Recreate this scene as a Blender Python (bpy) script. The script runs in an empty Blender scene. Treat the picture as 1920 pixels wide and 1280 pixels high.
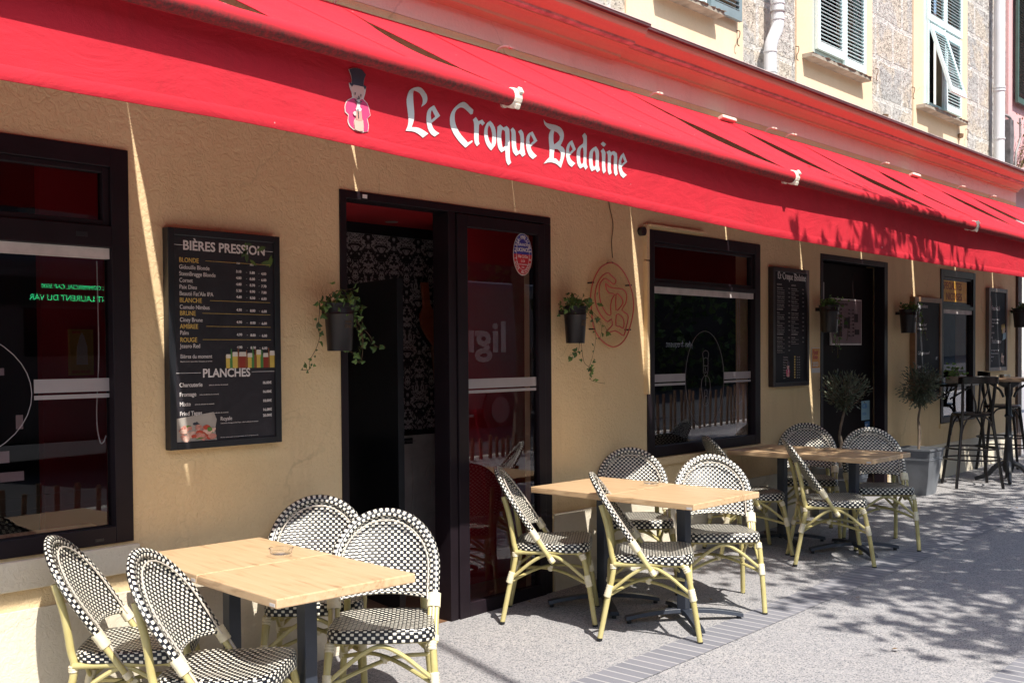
import bpy, bmesh, math, random
from mathutils import Vector, Matrix
R=math.radians
C=bpy.context.scene.collection
scene=bpy.context.scene
# ---------------------------------------------------------------- camera
# facade plane is y=0, running along +x; the street is at y<0; z up
cam_data=bpy.data.cameras.new('camera'); cam=bpy.data.objects.new('camera',cam_data); C.objects.link(cam)
scene.camera=cam
A=math.atan(1820/2000); PITCH=R(-1.37); ROLL=R(-0.41)
fh=Vector((math.cos(A),math.sin(A),0)); rh=Vector((math.sin(A),-math.cos(A),0))
fw=fh*math.cos(PITCH)+Vector((0,0,1))*math.sin(PITCH)
u0=rh.cross(fw); rv=rh*math.cos(ROLL)+u0*math.sin(ROLL); uv=rv.cross(fw)
m=Matrix((rv,uv,-fw)).transposed().to_4x4(); m.translation=Vector((0,-4.4,1.55))
cam.matrix_world=m
cam_data.sensor_width=36; cam_data.lens=37.5; cam_data.clip_end=500; cam_data.clip_start=.05
SHIFTPX=661-(640+2000*math.tan(PITCH))
cam_data.shift_y=SHIFTPX/1920
# ---------------------------------------------------------------- light
TA,TE=.31,1.42                       # sun: sideways and downward run per metre towards the wall
sund=bpy.data.lights.new('sun','SUN'); sun=bpy.data.objects.new('sun',sund); C.objects.link(sun)
sund.energy=4.8; sund.angle=R(.53); sund.color=(1,.96,.90)
tosun=Vector((-TA,-1,TE)).normalized()
sun.rotation_euler=tosun.to_track_quat('Z','Y').to_euler(); sun.location=(0,-20,20)
w=bpy.data.worlds.new('World'); scene.world=w; w.use_nodes=True
nt=w.node_tree; bg=nt.nodes['Background']; sky=nt.nodes.new('ShaderNodeTexSky')
sky.sky_type='NISHITA'; sky.sun_disc=False; sky.sun_elevation=math.asin(tosun.z); sky.sun_rotation=math.atan2(tosun.x,tosun.y)
sky.air_density=1.2; sky.dust_density=1.5
nt.links.new(sky.outputs[0],bg.inputs[0]); bg.inputs[1].default_value=.145
scene.view_settings.view_transform='Standard'; scene.view_settings.look='None'
scene.view_settings.exposure=0.58; scene.view_settings.gamma=1
def gz(x): return .018*(x-4.3)      # the pavement climbs gently along the street
# ---------------------------------------------------------------- helpers
class MB:
    def __init__(s): s.v=[]; s.f=[]; s.uv=[]; s.useuv=False
    def add(s,vs,fs,uvs=None):
        n=len(s.v); s.v+= [tuple(p) for p in vs]; s.f+=[tuple(i+n for i in f) for f in fs]
        if uvs: s.useuv=True; s.uv+=uvs
        else: s.uv+=[[(0,0)]*len(f) for f in fs]
        return s
    def box(s,x0,x1,y0,y1,z0,z1):
        v=[(x0,y0,z0),(x1,y0,z0),(x1,y1,z0),(x0,y1,z0),(x0,y0,z1),(x1,y0,z1),(x1,y1,z1),(x0,y1,z1)]
        return s.add(v,[(0,3,2,1),(4,5,6,7),(0,1,5,4),(1,2,6,5),(2,3,7,6),(3,0,4,7)])
    def obox(s,c,dx,dy,dz,rot=None,b=0):
        "box of size dx,dy,dz centred at c, turned by matrix rot"
        pts=[Vector((sx*dx/2,sy*dy/2,sz*dz/2)) for sz in(-1,1) for sy in(-1,1) for sx in(-1,1)]
        if rot: pts=[rot@p for p in pts]
        pts=[p+Vector(c) for p in pts]
        return s.add(pts,[(0,2,3,1),(4,5,7,6),(0,1,5,4),(1,3,7,5),(3,2,6,7),(2,0,4,6)])
    def tube(s,path,r,seg=8,cap=True,closed=False,ry=None,uvl=None,up=None):
        P=[Vector(p) for p in path]; n=len(P)
        rr=r if isinstance(r,(list,tuple)) else [r]*n
        T=[]
        for i in range(n):
            a=P[(i-1)%n] if closed or i>0 else P[i]; b=P[(i+1)%n] if closed or i<n-1 else P[i]
            T.append((b-a).normalized())
        nrm=Vector(up) if up else (Vector((0,0,1)) if abs(T[0].z)<.9 else Vector((1,0,0)))
        vs=[]; L=[0.]
        for i in range(1,n+1 if closed else n): L.append(L[-1]+(P[i%n]-P[i-1]).length)
        for i in range(n):
            nrm=(nrm-T[i]*nrm.dot(T[i])).normalized(); bi=T[i].cross(nrm)
            for k in range(seg):
                a=2*math.pi*k/seg
                vs.append(P[i]+nrm*(math.cos(a)*rr[i])+bi*(math.sin(a)*(ry if ry else rr[i])))
        fs=[];uvs=[]
        circ=2*math.pi*rr[0]
        for i in range(n if closed else n-1):
            j=(i+1)%n
            for k in range(seg):
                k2=(k+1)%seg
                fs.append((i*seg+k,i*seg+k2,j*seg+k2,j*seg+k))
                a=k/seg*circ; b=(k+1)/seg*circ
                uvs.append([(L[i],a),(L[i],b),(L[i+1],b),(L[i+1],a)])
        if cap and not closed:
            fs.append(tuple(range(seg))[::-1]); uvs.append([(0,0)]*seg)
            fs.append(tuple((n-1)*seg+k for k in range(seg))); uvs.append([(0,0)]*seg)
        return s.add(vs,fs,uvs if uvl else None)
    def lathe(s,prof,c=(0,0,0),seg=24,cap=True):
        vs=[];fs=[]
        for r,z in prof:
            for k in range(seg):
                a=2*math.pi*k/seg; vs.append((c[0]+r*math.cos(a),c[1]+r*math.sin(a),c[2]+z))
        for i in range(len(prof)-1):
            for k in range(seg):
                k2=(k+1)%seg; fs.append((i*seg+k,i*seg+k2,(i+1)*seg+k2,(i+1)*seg+k))
        if cap:
            if prof[0][0]>1e-4: fs.append(tuple(range(seg))[::-1])
            if prof[-1][0]>1e-4: fs.append(tuple((len(prof)-1)*seg+k for k in range(seg)))
        return s.add(vs,fs)
    def grid(s,fn,nu,nv,uvfn=None,flip=False):
        vs=[fn(i/nu,j/nv) for j in range(nv+1) for i in range(nu+1)]
        fs=[];uvs=[]
        for j in range(nv):
            for i in range(nu):
                a=j*(nu+1)+i; q=(a,a+1,a+nu+2,a+nu+1)
                t=[(i/nu,j/nv),((i+1)/nu,j/nv),((i+1)/nu,(j+1)/nv),(i/nu,(j+1)/nv)]
                if flip: q=q[::-1]; t=t[::-1]
                fs.append(q)
                if uvfn: uvs.append([uvfn(*p) for p in t])
        return s.add(vs,fs,uvs if uvfn else None)
    def poly(s,pts,y0,y1):
        "extruded convex-ish polygon given in (x,z), between planes y0 and y1"
        n=len(pts); vs=[(x,y0,z) for x,z in pts]+[(x,y1,z) for x,z in pts]
        fs=[tuple(range(n)),tuple(range(2*n-1,n-1,-1))]+[(i,i+n,(i+1)%n+n,(i+1)%n) for i in range(n)]
        return s.add(vs,fs)
    def build(s,name,mat,parent=None,smooth=False,bevel=0,fix=True):
        me=bpy.data.meshes.new(name); me.from_pydata(s.v,[],s.f)
        if s.useuv:
            l=me.uv_layers.new(name='UVMap'); k=0
            for f,u in zip(s.f,s.uv):
                for t in u: l.data[k].uv=t; k+=1
        bm=bmesh.new(); bm.from_mesh(me)
        if fix: bmesh.ops.recalc_face_normals(bm,faces=bm.faces)
        bm.to_mesh(me); bm.free()
        if smooth:
            me.polygons.foreach_set('use_smooth',[True]*len(me.polygons))
            try: me.set_sharp_from_angle(angle=R(40))
            except Exception: pass
        me.materials.append(mat)
        o=bpy.data.objects.new(name,me); C.objects.link(o)
        if parent: o.parent=parent
        if bevel:
            b=o.modifiers.new('b','BEVEL'); b.width=bevel; b.segments=2; b.limit_method='ANGLE'
        return o
def tag(o,label=None,cat=None,group=None,kind=None):
    if label: o['label']=label
    if cat: o['category']=cat
    if group: o['group']=group
    if kind: o['kind']=kind
    return o
def empty(name,loc=(0,0,0),rz=0,**k):
    o=bpy.data.objects.new(name,None); C.objects.link(o); o.location=loc; o.rotation_euler=(0,0,rz); o.empty_display_size=.1
    tag(o,**k); return o
def copy_tree(o,parent=None):
    c=o.copy(); C.objects.link(c); c.parent=parent
    for ch in [x for x in bpy.data.objects if x.parent==o]: copy_tree(ch,c)
    return c
def smooth_path(P,n=6,closed=False):
    P=[Vector(p) for p in P]; out=[]; N=len(P)
    for i in range(N if closed else N-1):
        g=lambda k:P[k%N] if closed else P[max(0,min(N-1,k))]
        a,b,c,d=g(i-1),g(i),g(i+1),g(i+2)
        for t in range(n):
            t/=n; out.append(.5*((2*b)+(c-a)*t+(2*a-5*b+4*c-d)*t*t+(3*b-a-3*c+d)*t**3))
    if not closed: out.append(P[-1])
    return out
def interp(tab,x):
    if x<=tab[0][0]: return tab[0][1]
    for (a,b),(c,d) in zip(tab,tab[1:]):
        if x<=c: return b+(d-b)*(x-a)/(c-a)
    return tab[-1][1]
# ---------------------------------------------------------------- materials
class NT:
    def __init__(s,name):
        s.m=bpy.data.materials.new(name); s.m.use_nodes=True; s.t=s.m.node_tree; s.b=s.t.nodes['Principled BSDF']
        s.out=s.t.nodes['Material Output']
    def n(s,typ,**k):
        x=s.t.nodes.new(typ)
        for a,b in k.items():
            if a.startswith('i_'):
                key=a[2:].replace('_',' ')
                x.inputs[key].default_value=b
            else: setattr(x,a,b)
        return x
    def l(s,a,b): s.t.links.new(a,b)
    def coord(s,kind='Object',scale=None):
        c=s.n('ShaderNodeTexCoord').outputs[kind]
        if scale:
            mp=s.n('ShaderNodeMapping'); mp.inputs['Scale'].default_value=scale if isinstance(scale,tuple) else (scale,)*3
            s.l(c,mp.inputs[0]); return mp.outputs[0]
        return c
    def noise(s,scale,co=None,detail=4,rough=.55,dist=0):
        x=s.n('ShaderNodeTexNoise'); x.inputs['Scale'].default_value=scale; x.inputs['Detail'].default_value=detail
        x.inputs['Roughness'].default_value=rough; x.inputs['Distortion'].default_value=dist
        s.l(co if co else s.coord(),x.inputs['Vector']); return x.outputs['Fac']
    def math(s,op,a,b=None,c=None):
        x=s.n('ShaderNodeMath',operation=op)
        for i,q in enumerate((a,b,c)):
            if q is None: continue
            if hasattr(q,'links'): s.l(q,x.inputs[i])
            else: x.inputs[i].default_value=q
        return x.outputs[0]
    def ramp(s,f,stops,interp='LINEAR'):
        x=s.n('ShaderNodeValToRGB'); x.color_ramp.interpolation=interp; e=x.color_ramp.elements
        while len(e)<len(stops): e.new(.5)
        for el,(p,c) in zip(e,stops): el.position=p; el.color=(*c,1) if len(c)==3 else c
        s.l(f,x.inputs[0]); return x.outputs[0]
    def mix(s,f,a,b,mode='MIX'):
        x=s.n('ShaderNodeMix',data_type='RGBA',blend_type=mode)
        for i,q in ((0,f),(6,a),(7,b)):
            if hasattr(q,'links'): s.l(q,x.inputs[i])
            else: x.inputs[i].default_value=q if i==0 else (*q,1)
        return x.outputs[2]
    def base(s,c):
        if hasattr(c,'links'): s.l(c,s.b.inputs['Base Color'])
        else: s.b.inputs['Base Color'].default_value=(*c,1)
        return s
    def rough(s,r):
        if hasattr(r,'links'): s.l(r,s.b.inputs['Roughness'])
        else: s.b.inputs['Roughness'].default_value=r
        return s
    def bump(s,h,strength=.4,dist=.01):
        x=s.n('ShaderNodeBump'); x.inputs['Strength'].default_value=strength; x.inputs['Distance'].default_value=dist
        s.l(h,x.inputs['Height']); s.l(x.outputs[0],s.b.inputs['Normal']); return s
def flat(name,c,r=.6,metal=0,var=.15,vs=8,bump=0,bs=60,spec=None,coat=0):
    n=NT(name)
    f=n.noise(vs); hi=tuple(min(1,x*(1+var)) for x in c); lo=tuple(x*(1-var) for x in c)
    n.base(n.ramp(f,[(.3,lo),(.7,hi)])).rough(r); n.b.inputs['Metallic'].default_value=metal
    if bump: n.bump(n.noise(bs,detail=3),bump,.002)
    if spec is not None: n.b.inputs['Specular IOR Level'].default_value=spec
    if coat: n.b.inputs['Coat Weight'].default_value=coat; n.b.inputs['Coat Roughness'].default_value=.1
    return n.m
def stucco(name,c1,c2,stain=(.3,.2,.11),sf=.35,bstr=.5,grit=1.):
    n=NT(name); co=n.coord()
    big=n.noise(.9,co,4,.6); col=n.mix(n.ramp(big,[(.35,(0,0,0)),(.7,(1,1,1))]),c1,c2)
    st=n.noise(2.3,n.coord('Object',(2.2,2.2,.5)),6,.65); col=n.mix(n.math('MULTIPLY',n.ramp(st,[(.52,(0,0,0)),(.78,(1,1,1))]),sf),col,stain)
    col=n.mix(n.math('MULTIPLY',n.noise(55,co,3),.22),col,tuple(x*.55 for x in c1))
    # hairline cracks
    v=n.n('ShaderNodeTexVoronoi',feature='DISTANCE_TO_EDGE'); v.inputs['Scale'].default_value=.8
    d=n.n('ShaderNodeMix',data_type='VECTOR'); d.inputs[0].default_value=.22
    nn=n.n('ShaderNodeTexNoise'); nn.inputs['Scale'].default_value=3; nn.inputs['Detail'].default_value=6
    n.l(co,nn.inputs['Vector']); n.l(co,d.inputs[4]); n.l(nn.outputs['Color'],d.inputs[5]); n.l(d.outputs[1],v.inputs['Vector'])
    cr=n.ramp(v.outputs['Distance'],[(0,(1,1,1)),(.0035,(0,0,0))]); cm=n.math('MULTIPLY',cr,n.ramp(n.noise(1.1,co,2),[(.5,(0,0,0)),(.62,(.34,.34,.34))]))
    col=n.mix(cm,col,tuple(x*.4 for x in c1)); n.base(col).rough(.9)
    n.b.inputs['Specular IOR Level'].default_value=.2
    sq=n.noise(26*grit,co,5,.55,1.6); sq2=n.noise(9*grit,co,4,.6,2.5)
    fine=n.noise(120,co,3); pit=n.ramp(n.noise(17*grit,co,3,.5,.8),[(.36,(0,0,0)),(.44,(1,1,1))])
    h=n.math('ADD',n.math('MULTIPLY',n.ramp(sq,[(.42,(0,0,0)),(.56,(1,1,1))]),.6),n.math('MULTIPLY',sq2,.8))
    h=n.math('ADD',h,n.math('MULTIPLY',fine,.25)); h=n.math('ADD',h,n.math('MULTIPLY',pit,.4)); n.bump(h,bstr,.006); return n.m
M={}
M['stucco']=stucco('ochre plaster',(.74,.55,.305),(.80,.61,.36),(.46,.31,.18))
M['dado']=stucco('cream plinth plaster',(.72,.64,.49),(.78,.70,.55),(.55,.44,.3),.2,.35)
M['frieze']=stucco('pale frieze plaster',(.80,.72,.58),(.84,.76,.62),(.58,.46,.36),.4,.3)
M['render']=stucco('pale yellow render',(.78,.58,.39),(.82,.63,.44),(.62,.44,.26),.35,.14)
M['pink']=stucco('pink render',(.72,.42,.42),(.76,.47,.46),(.6,.36,.33),.2,.15)
M['plainwall']=stucco('far pale render',(.7,.66,.58),(.75,.7,.62),(.55,.5,.42),.25,.15)
def cornice_mat():
    n=NT('weathered coral paint'); co=n.coord(); z=n.n('ShaderNodeSeparateXYZ'); n.l(co,z.inputs[0])
    c=n.ramp(n.math('MULTIPLY',n.math('SUBTRACT',z.outputs[2],3.50),5),[(.15,(.62,.54,.34)),(.5,(.62,.52,.34)),(.68,(.63,.45,.31)),(1,(.64,.36,.24))])
    st=n.noise(3,n.coord('Object',(.35,6,9)),5,.6); c=n.mix(n.math('MULTIPLY',n.ramp(st,[(.45,(0,0,0)),(.75,(1,1,1))]),.45),c,(.50,.38,.32))
    c=n.mix(n.math('MULTIPLY',n.noise(40,co),.2),c,(.3,.12,.07)); n.base(c).rough(.75); n.bump(n.noise(30,co),.2,.004); return n.m
M['cornice']=cornice_mat()
M['fillet']=flat('grey dirty fillet',(.46,.40,.37),.85,var=.35,vs=14,bump=.3)
M['zinc']=flat('brown zinc flashing',(.10,.05,.05),.55,var=.3,vs=6)
M['zinctop']=flat('pale zinc lip',(.55,.5,.47),.6,var=.2)
def stone_mat():
    n=NT('rough grey stone blocks'); co=n.coord(); mp=n.n('ShaderNodeMapping'); n.l(co,mp.inputs[0]); mp.inputs['Rotation'].default_value=(R(90),0,0); mp.inputs['Location'].default_value=(.33,.12,0)
    nn=n.n('ShaderNodeTexNoise'); nn.inputs['Scale'].default_value=2.6; nn.inputs['Detail'].default_value=3; n.l(mp.outputs[0],nn.inputs['Vector'])
    d=n.n('ShaderNodeMix',data_type='VECTOR'); d.inputs[0].default_value=.045; n.l(mp.outputs[0],d.inputs[4]); n.l(nn.outputs['Color'],d.inputs[5])
    b=n.n('ShaderNodeTexBrick',offset=.42,offset_frequency=2,squash=.7,squash_frequency=3); n.l(d.outputs[1],b.inputs['Vector'])
    b.inputs['Scale'].default_value=1; b.inputs['Brick Width'].default_value=.56; b.inputs['Row Height'].default_value=.37; b.inputs['Mortar Size'].default_value=.026; b.inputs['Mortar Smooth'].default_value=.25; b.inputs['Bias'].default_value=0
    b.inputs['Color1'].default_value=(.54,.495,.45,1); b.inputs['Color2'].default_value=(.45,.43,.405,1); b.inputs['Mortar'].default_value=(.52,.48,.43,1)
    # each block keeps an ochre heart surrounded by smeared grey mortar
    blot=n.noise(2.1,co,5,.6,.1); c=n.mix(n.math('MULTIPLY',n.ramp(blot,[(.48,(0,0,0)),(.53,(1,1,1))]),.6),b.outputs['Color'],(.62,.52,.40))
    pits=n.noise(30,co,5,.7); pf=n.ramp(pits,[(.30,(1,1,1)),(.45,(0,0,0))]); c=n.mix(n.math('MULTIPLY',pf,.45),c,(.22,.18,.15))
    v=n.n('ShaderNodeTexVoronoi'); v.inputs['Scale'].default_value=34; n.l(co,v.inputs['Vector']); hole=n.ramp(v.outputs['Distance'],[(.10,(1,1,1)),(.26,(0,0,0))])
    c=n.mix(n.math('MULTIPLY',hole,.5),c,(.3,.2,.13)); 
    mo=b.outputs['Fac']; c=n.mix(n.math('MULTIPLY',mo,.9),c,(.64,.60,.55)); n.base(c).rough(.95)
    h=n.math('ADD',n.math('MULTIPLY',n.math('SUBTRACT',1,mo),.25),n.math('MULTIPLY',n.noise(16,co,6,.7),1.3)); h=n.math('SUBTRACT',h,n.math('MULTIPLY',pf,.6)); h=n.math('SUBTRACT',h,n.math('MULTIPLY',hole,.4)); n.bump(h,.9,.03); return n.m
M['stone']=stone_mat()
def pave_mat():
    n=NT('exposed aggregate concrete'); co=n.coord()
    v=n.n('ShaderNodeTexVoronoi'); v.inputs['Scale'].default_value=125; n.l(co,v.inputs['Vector'])
    sep=n.n('ShaderNodeSeparateColor'); n.l(v.outputs['Color'],sep.inputs[0])
    peb=n.ramp(sep.outputs[0],[(0,(.08,.085,.10)),(.22,(.21,.205,.205)),(.45,(.36,.342,.335)),(.65,(.265,.255,.265)),(.85,(.46,.42,.40)),(1,(.60,.585,.565))],'CONSTANT')
    c=n.mix(n.ramp(v.outputs['Distance'],[(.35,(0,0,0)),(.62,(.8,.8,.8))]),peb,(.36,.345,.33))
    big=n.noise(1.1,co,5,.6); c=n.mix(n.math('MULTIPLY',n.ramp(big,[(.4,(0,0,0)),(.75,(1,1,1))]),.28),c,(.26,.26,.28))
    st=n.noise(.45,co,6,.7,1.); c=n.mix(n.math('MULTIPLY',n.ramp(st,[(.55,(0,0,0)),(.62,(1,1,1))]),.12),c,(.2,.19,.19))
    n.base(c).rough(.85); n.bump(n.math('ADD',v.outputs['Distance'],n.noise(200,co)),.35,.002); return n.m
M['pave']=pave_mat()
def wood(name,c1,c2,c3,sc=(3,40,3),r=.4,bump=.1,ax='Object'):
    n=NT(name); co=n.coord(ax,sc); f=n.noise(1.2,co,8,.62,.7); c=n.ramp(f,[(.30,c3),(.43,c1),(.72,c2)])
    g=n.noise(1,n.coord(ax,tuple(x*6 for x in sc)),3); c=n.mix(n.math('MULTIPLY',g,.25),c,c3)
    n.base(c).rough(r); n.bump(f,bump,.001); return n.m
M['oak']=wood('light oak laminate',(.61,.41,.225),(.69,.49,.295),(.38,.23,.12),(26,2.2,26),.38)
M['oakedge']=M['oak']
M['brownwood']=wood('dark red wood',(.12,.035,.02),(.17,.055,.03),(.06,.015,.01),(3,3,14),.35)
M['frame']=flat('dark plum aluminium',(.014,.009,.012),.45,spec=.22,metal=.0,var=.2,vs=5)
M['black']=flat('black satin metal',(.012,.013,.016),.38,var=.3)
M['tablemetal']=flat('anthracite powder coat',(.028,.034,.048),.42,var=.2,bump=.15,bs=300)
M['blackwood']=flat('near black stained wood',(.008,.006,.006),.32,var=.4,spec=.4)
M['cane']=wood('yellow green bamboo lacquer',(.51,.435,.175),(.60,.53,.26),(.40,.32,.12),(5,5,5),.36,.05)
M['wrap']=flat('cream binding cord',(.74,.66,.46),.5,var=.12,vs=40)
M['pipe']=flat('white grey plastic pipe',(.62,.63,.64),.4,var=.08,vs=2)
M['cream']=flat('cream plastic',(.78,.68,.56),.45,var=.1)
M['soil']=flat('potting soil',(.05,.035,.025),.95,var=.4,vs=30,bump=.6)
M['floor']=wood('brown entrance floor',(.20,.10,.05),(.26,.14,.075),(.12,.06,.03),(2,12,2),.5)
M['redwall']=flat('deep red wall',(.34,.010,.018),.6,var=.15,vs=2)
M['redceil']=flat('red ceiling paint',(.42,.015,.022),.6,var=.1,vs=2)
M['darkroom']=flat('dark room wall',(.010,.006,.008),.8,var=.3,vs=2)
M['greypanel']=flat('grey panel paint',(.50,.48,.44),.5,var=.15)
M['white']=flat('white vinyl',(.75,.73,.71),.5,var=.05)
M['frost']=flat('frosted film',(.30,.27,.27),.6,var=.05)
M['etch']=flat('etched line on glass',(.16,.14,.14),.6)
M['oldred']=wood('red stained old wood',(.34,.09,.045),(.42,.13,.06),(.18,.05,.025),(3,3,14),.4)
M['ink']=flat('pale printed ink',(.62,.58,.55),.6,var=.03)
M['inkdim']=flat('dim printed ink',(.30,.27,.26),.6,var=.05)
M['gold']=flat('gold printed ink',(.58,.40,.10),.6,var=.05)
M['chalk']=flat('chalk',(.55,.55,.55),.9,var=.2)
M['slate']=flat('dark slate print',(.016,.014,.017),.6,spec=.15,var=.5,vs=6)
M['slate2']=flat('chalkboard',(.020,.021,.024),.7,spec=.15,var=.4,vs=5)
M['boardwood']=wood('chalkboard wooden frame',(.22,.11,.05),(.28,.15,.07),(.12,.06,.03),(4,4,9),.5)
M['leaf']=None
def leafmat(name,c1,c2,c3,tr=.25):
    n=NT(name); f=n.n('ShaderNodeObjectInfo'); g=n.n('ShaderNodeNewGeometry'); r=g.outputs['Random Per Island']
    n.base(n.ramp(r,[(0,c1),(.5,c2),(1,c3)])).rough(.5)
    t=n.n('ShaderNodeBsdfTranslucent'); n.l(n.ramp(r,[(0,c1),(.5,c2),(1,c3)]),t.inputs[0]); ms=n.n('ShaderNodeMixShader'); ms.inputs[0].default_value=tr
    n.l(n.b.outputs[0],ms.inputs[1]); n.l(t.outputs[0],ms.inputs[2]); n.l(ms.outputs[0],n.out.inputs[0]); return n.m
M['ivy']=leafmat('ivy leaf',(.03,.075,.015),(.07,.14,.03),(.16,.27,.06))
M['olive']=leafmat('olive leaf',(.045,.06,.035),(.09,.11,.07),(.16,.18,.12),.1)
M['treeleaf']=leafmat('plane tree leaf',(.04,.08,.015),(.08,.15,.03),(.16,.24,.06),.3)
M['salad']=leafmat('succulent leaf',(.12,.22,.05),(.20,.34,.09),(.30,.45,.14),.2)
M['bark']=flat('grey brown bark',(.16,.12,.085),.9,var=.4,vs=12,bump=.6,bs=40)
M['stem']=flat('vine stem',(.10,.06,.03),.8,var=.3)
M['zincpot']=flat('brushed grey fibre planter',(.20,.21,.225),.5,metal=.25,var=.3,vs=3,bump=.2,bs=30)
M['asphalt']=flat('asphalt',(.05,.05,.052),.9,var=.3,vs=40,bump=.5,bs=200)
def fabric():
    n=NT('red acrylic awning cloth'); co=n.coord(); f=n.noise(1.7,co,5,.6)
    c=n.ramp(f,[(.3,(.58,.026,.042)),(.7,(.65,.032,.050))]); d=n.noise(3,n.coord('Object',(3.2,.8,1)),7,.75); c=n.mix(n.math('MULTIPLY',n.ramp(d,[(.50,(0,0,0)),(.80,(1,1,1))]),.40),c,(.36,.035,.04))
    sp=n.noise(23,co,2,.5); c=n.mix(n.ramp(sp,[(.765,(0,0,0)),(.79,(.7,.7,.7))]),c,(.75,.6,.58))
    n.base(c).rough(.8); n.b.inputs['Specular IOR Level'].default_value=.15
    h=n.math('ADD',n.noise(420,co,2),n.math('MULTIPLY',n.noise(2.2,n.coord('Object',(1.3,1,3)),4,.6,.8),9)); n.bump(h,.30,.007)
    t=n.n('ShaderNodeBsdfTranslucent'); t.inputs[0].default_value=(.55,.015,.02,1); ms=n.n('ShaderNodeMixShader'); ms.inputs[0].default_value=.10
    n.l(n.b.outputs[0],ms.inputs[1]); n.l(t.outputs[0],ms.inputs[2]); n.l(ms.outputs[0],n.out.inputs[0]); return n.m
M['fabric']=fabric()
def barfabric():
    n=NT('grimy red cloth on front bar'); co=n.coord('UV'); s=n.n('ShaderNodeSeparateXYZ'); n.l(co,s.inputs[0])
    # grime band runs along the bar
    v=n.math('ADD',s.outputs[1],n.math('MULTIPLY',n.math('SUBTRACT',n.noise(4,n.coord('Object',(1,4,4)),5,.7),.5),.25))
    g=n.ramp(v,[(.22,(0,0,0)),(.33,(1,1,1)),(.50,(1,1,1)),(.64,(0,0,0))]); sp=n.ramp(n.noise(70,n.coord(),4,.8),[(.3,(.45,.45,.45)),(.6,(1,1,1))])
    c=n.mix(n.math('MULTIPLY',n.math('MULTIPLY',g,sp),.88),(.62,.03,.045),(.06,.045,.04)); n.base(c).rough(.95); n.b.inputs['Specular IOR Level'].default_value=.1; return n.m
M['bar']=barfabric()
def glass(name,tint=(.85,.80,.82),k=1.7):
    n=NT(name); n.t.nodes.remove(n.b); fr=n.n('ShaderNodeFresnel'); fr.inputs[0].default_value=1.5
    t=n.n('ShaderNodeBsdfTransparent'); t.inputs[0].default_value=(*tint,1); g=n.n('ShaderNodeBsdfGlossy'); g.inputs['Roughness'].default_value=0; g.inputs[0].default_value=(.95,.95,1,1)
    ms=n.n('ShaderNodeMixShader'); gm=n.n('ShaderNodeNewGeometry'); n.l(n.math('MULTIPLY',n.math('MULTIPLY',fr.outputs[0],k),n.math('SUBTRACT',1,gm.outputs['Backfacing'])),ms.inputs[0]); n.l(t.outputs[0],ms.inputs[1]); n.l(g.outputs[0],ms.inputs[2]); n.l(ms.outputs[0],n.out.inputs[0]); return n.m
M['glass']=glass('window glass')
M['clearglass']=glass('ashtray glass',(.97,.985,.985),2.4)
def emis(name,c,s):
    n=NT(name); n.base((0,0,0)); n.b.inputs['Emission Color'].default_value=(*c,1); n.b.inputs['Emission Strength'].default_value=s; return n.m
M['led']=emis('green led dots',(.05,1,.35),5)
def weave(name,pu,pv,fw,fh,holes=True,swap=False):
    n=NT(name); co=n.coord('UV'); s=n.n('ShaderNodeSeparateXYZ'); n.l(co,s.inputs[0]); u=s.outputs[1 if swap else 0]; v=s.outputs[0 if swap else 1]
    V=n.math('DIVIDE',v,pv); row=n.math('FLOOR',V); off=n.math('MULTIPLY',n.math('MODULO',n.math('ABSOLUTE',row),2),.5)
    U=n.math('FRACT',n.math('ADD',n.math('DIVIDE',u,pu),n.math('ADD',off,50))); F=n.math('FRACT',n.math('ADD',V,50))
    du=n.math('ABSOLUTE',n.math('SUBTRACT',U,.5)); dv=n.math('ABSOLUTE',n.math('SUBTRACT',F,.5))
    eu=n.math('DIVIDE',du,fw/2); ev=n.math('DIVIDE',dv,fh/2); e=n.math('POWER',n.math('ADD',n.math('POWER',eu,5),n.math('POWER',ev,5)),.2)
    white=n.ramp(e,[(.92,(1,1,1)),(1.02,(0,0,0))])
    c=n.mix(white,(.006,.007,.011),(.84,.79,.66)); n.base(c).rough(.33); 
    # strands bulge: white squares cap upright strands, black runs across between them
    hw=n.math('SUBTRACT',1,n.math('MULTIPLY',n.math('MULTIPLY',e,e),.45)); bl=n.math('MULTIPLY',n.math('SUBTRACT',1,n.math('MULTIPLY',n.math('MULTIPLY',dv,dv),3.6)),.45)
    bl=n.math('ADD',bl,n.math('MULTIPLY',n.math('ABSOLUTE',n.math('SUBTRACT',n.math('FRACT',n.math('MULTIPLY',U,1)),.5)),-.3))
    mx=n.n('ShaderNodeMix',data_type='FLOAT'); n.l(white,mx.inputs[0]); n.l(bl,mx.inputs[2]); n.l(hw,mx.inputs[3]); n.bump(mx.outputs[0],.8,.004)
    if holes:
        hu=n.math('ABSOLUTE',n.math('SUBTRACT',n.math('ABSOLUTE',n.math('SUBTRACT',U,.5)),fw/2+.045)); hole=n.math('MULTIPLY',n.math('LESS_THAN',hu,.045),n.math('GREATER_THAN',dv,.41))
        t=n.n('ShaderNodeBsdfTransparent'); ms=n.n('ShaderNodeMixShader'); n.l(hole,ms.inputs[0]); n.l(n.b.outputs[0],ms.inputs[1]); n.l(t.outputs[0],ms.inputs[2]); n.l(ms.outputs[0],n.out.inputs[0])
    return n.m
M['weave']=weave('black and white woven rattan',.0285,.0145,.52,.80)
M['seatweave']=weave('woven seat rattan',.034,.0155,.44,.78,False)
M['rimweave']=weave('rim wound rattan',.026,.0135,.55,.82,False)
M['piping']=flat('cream piping',(.56,.50,.42),.45,var=.05)
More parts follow.
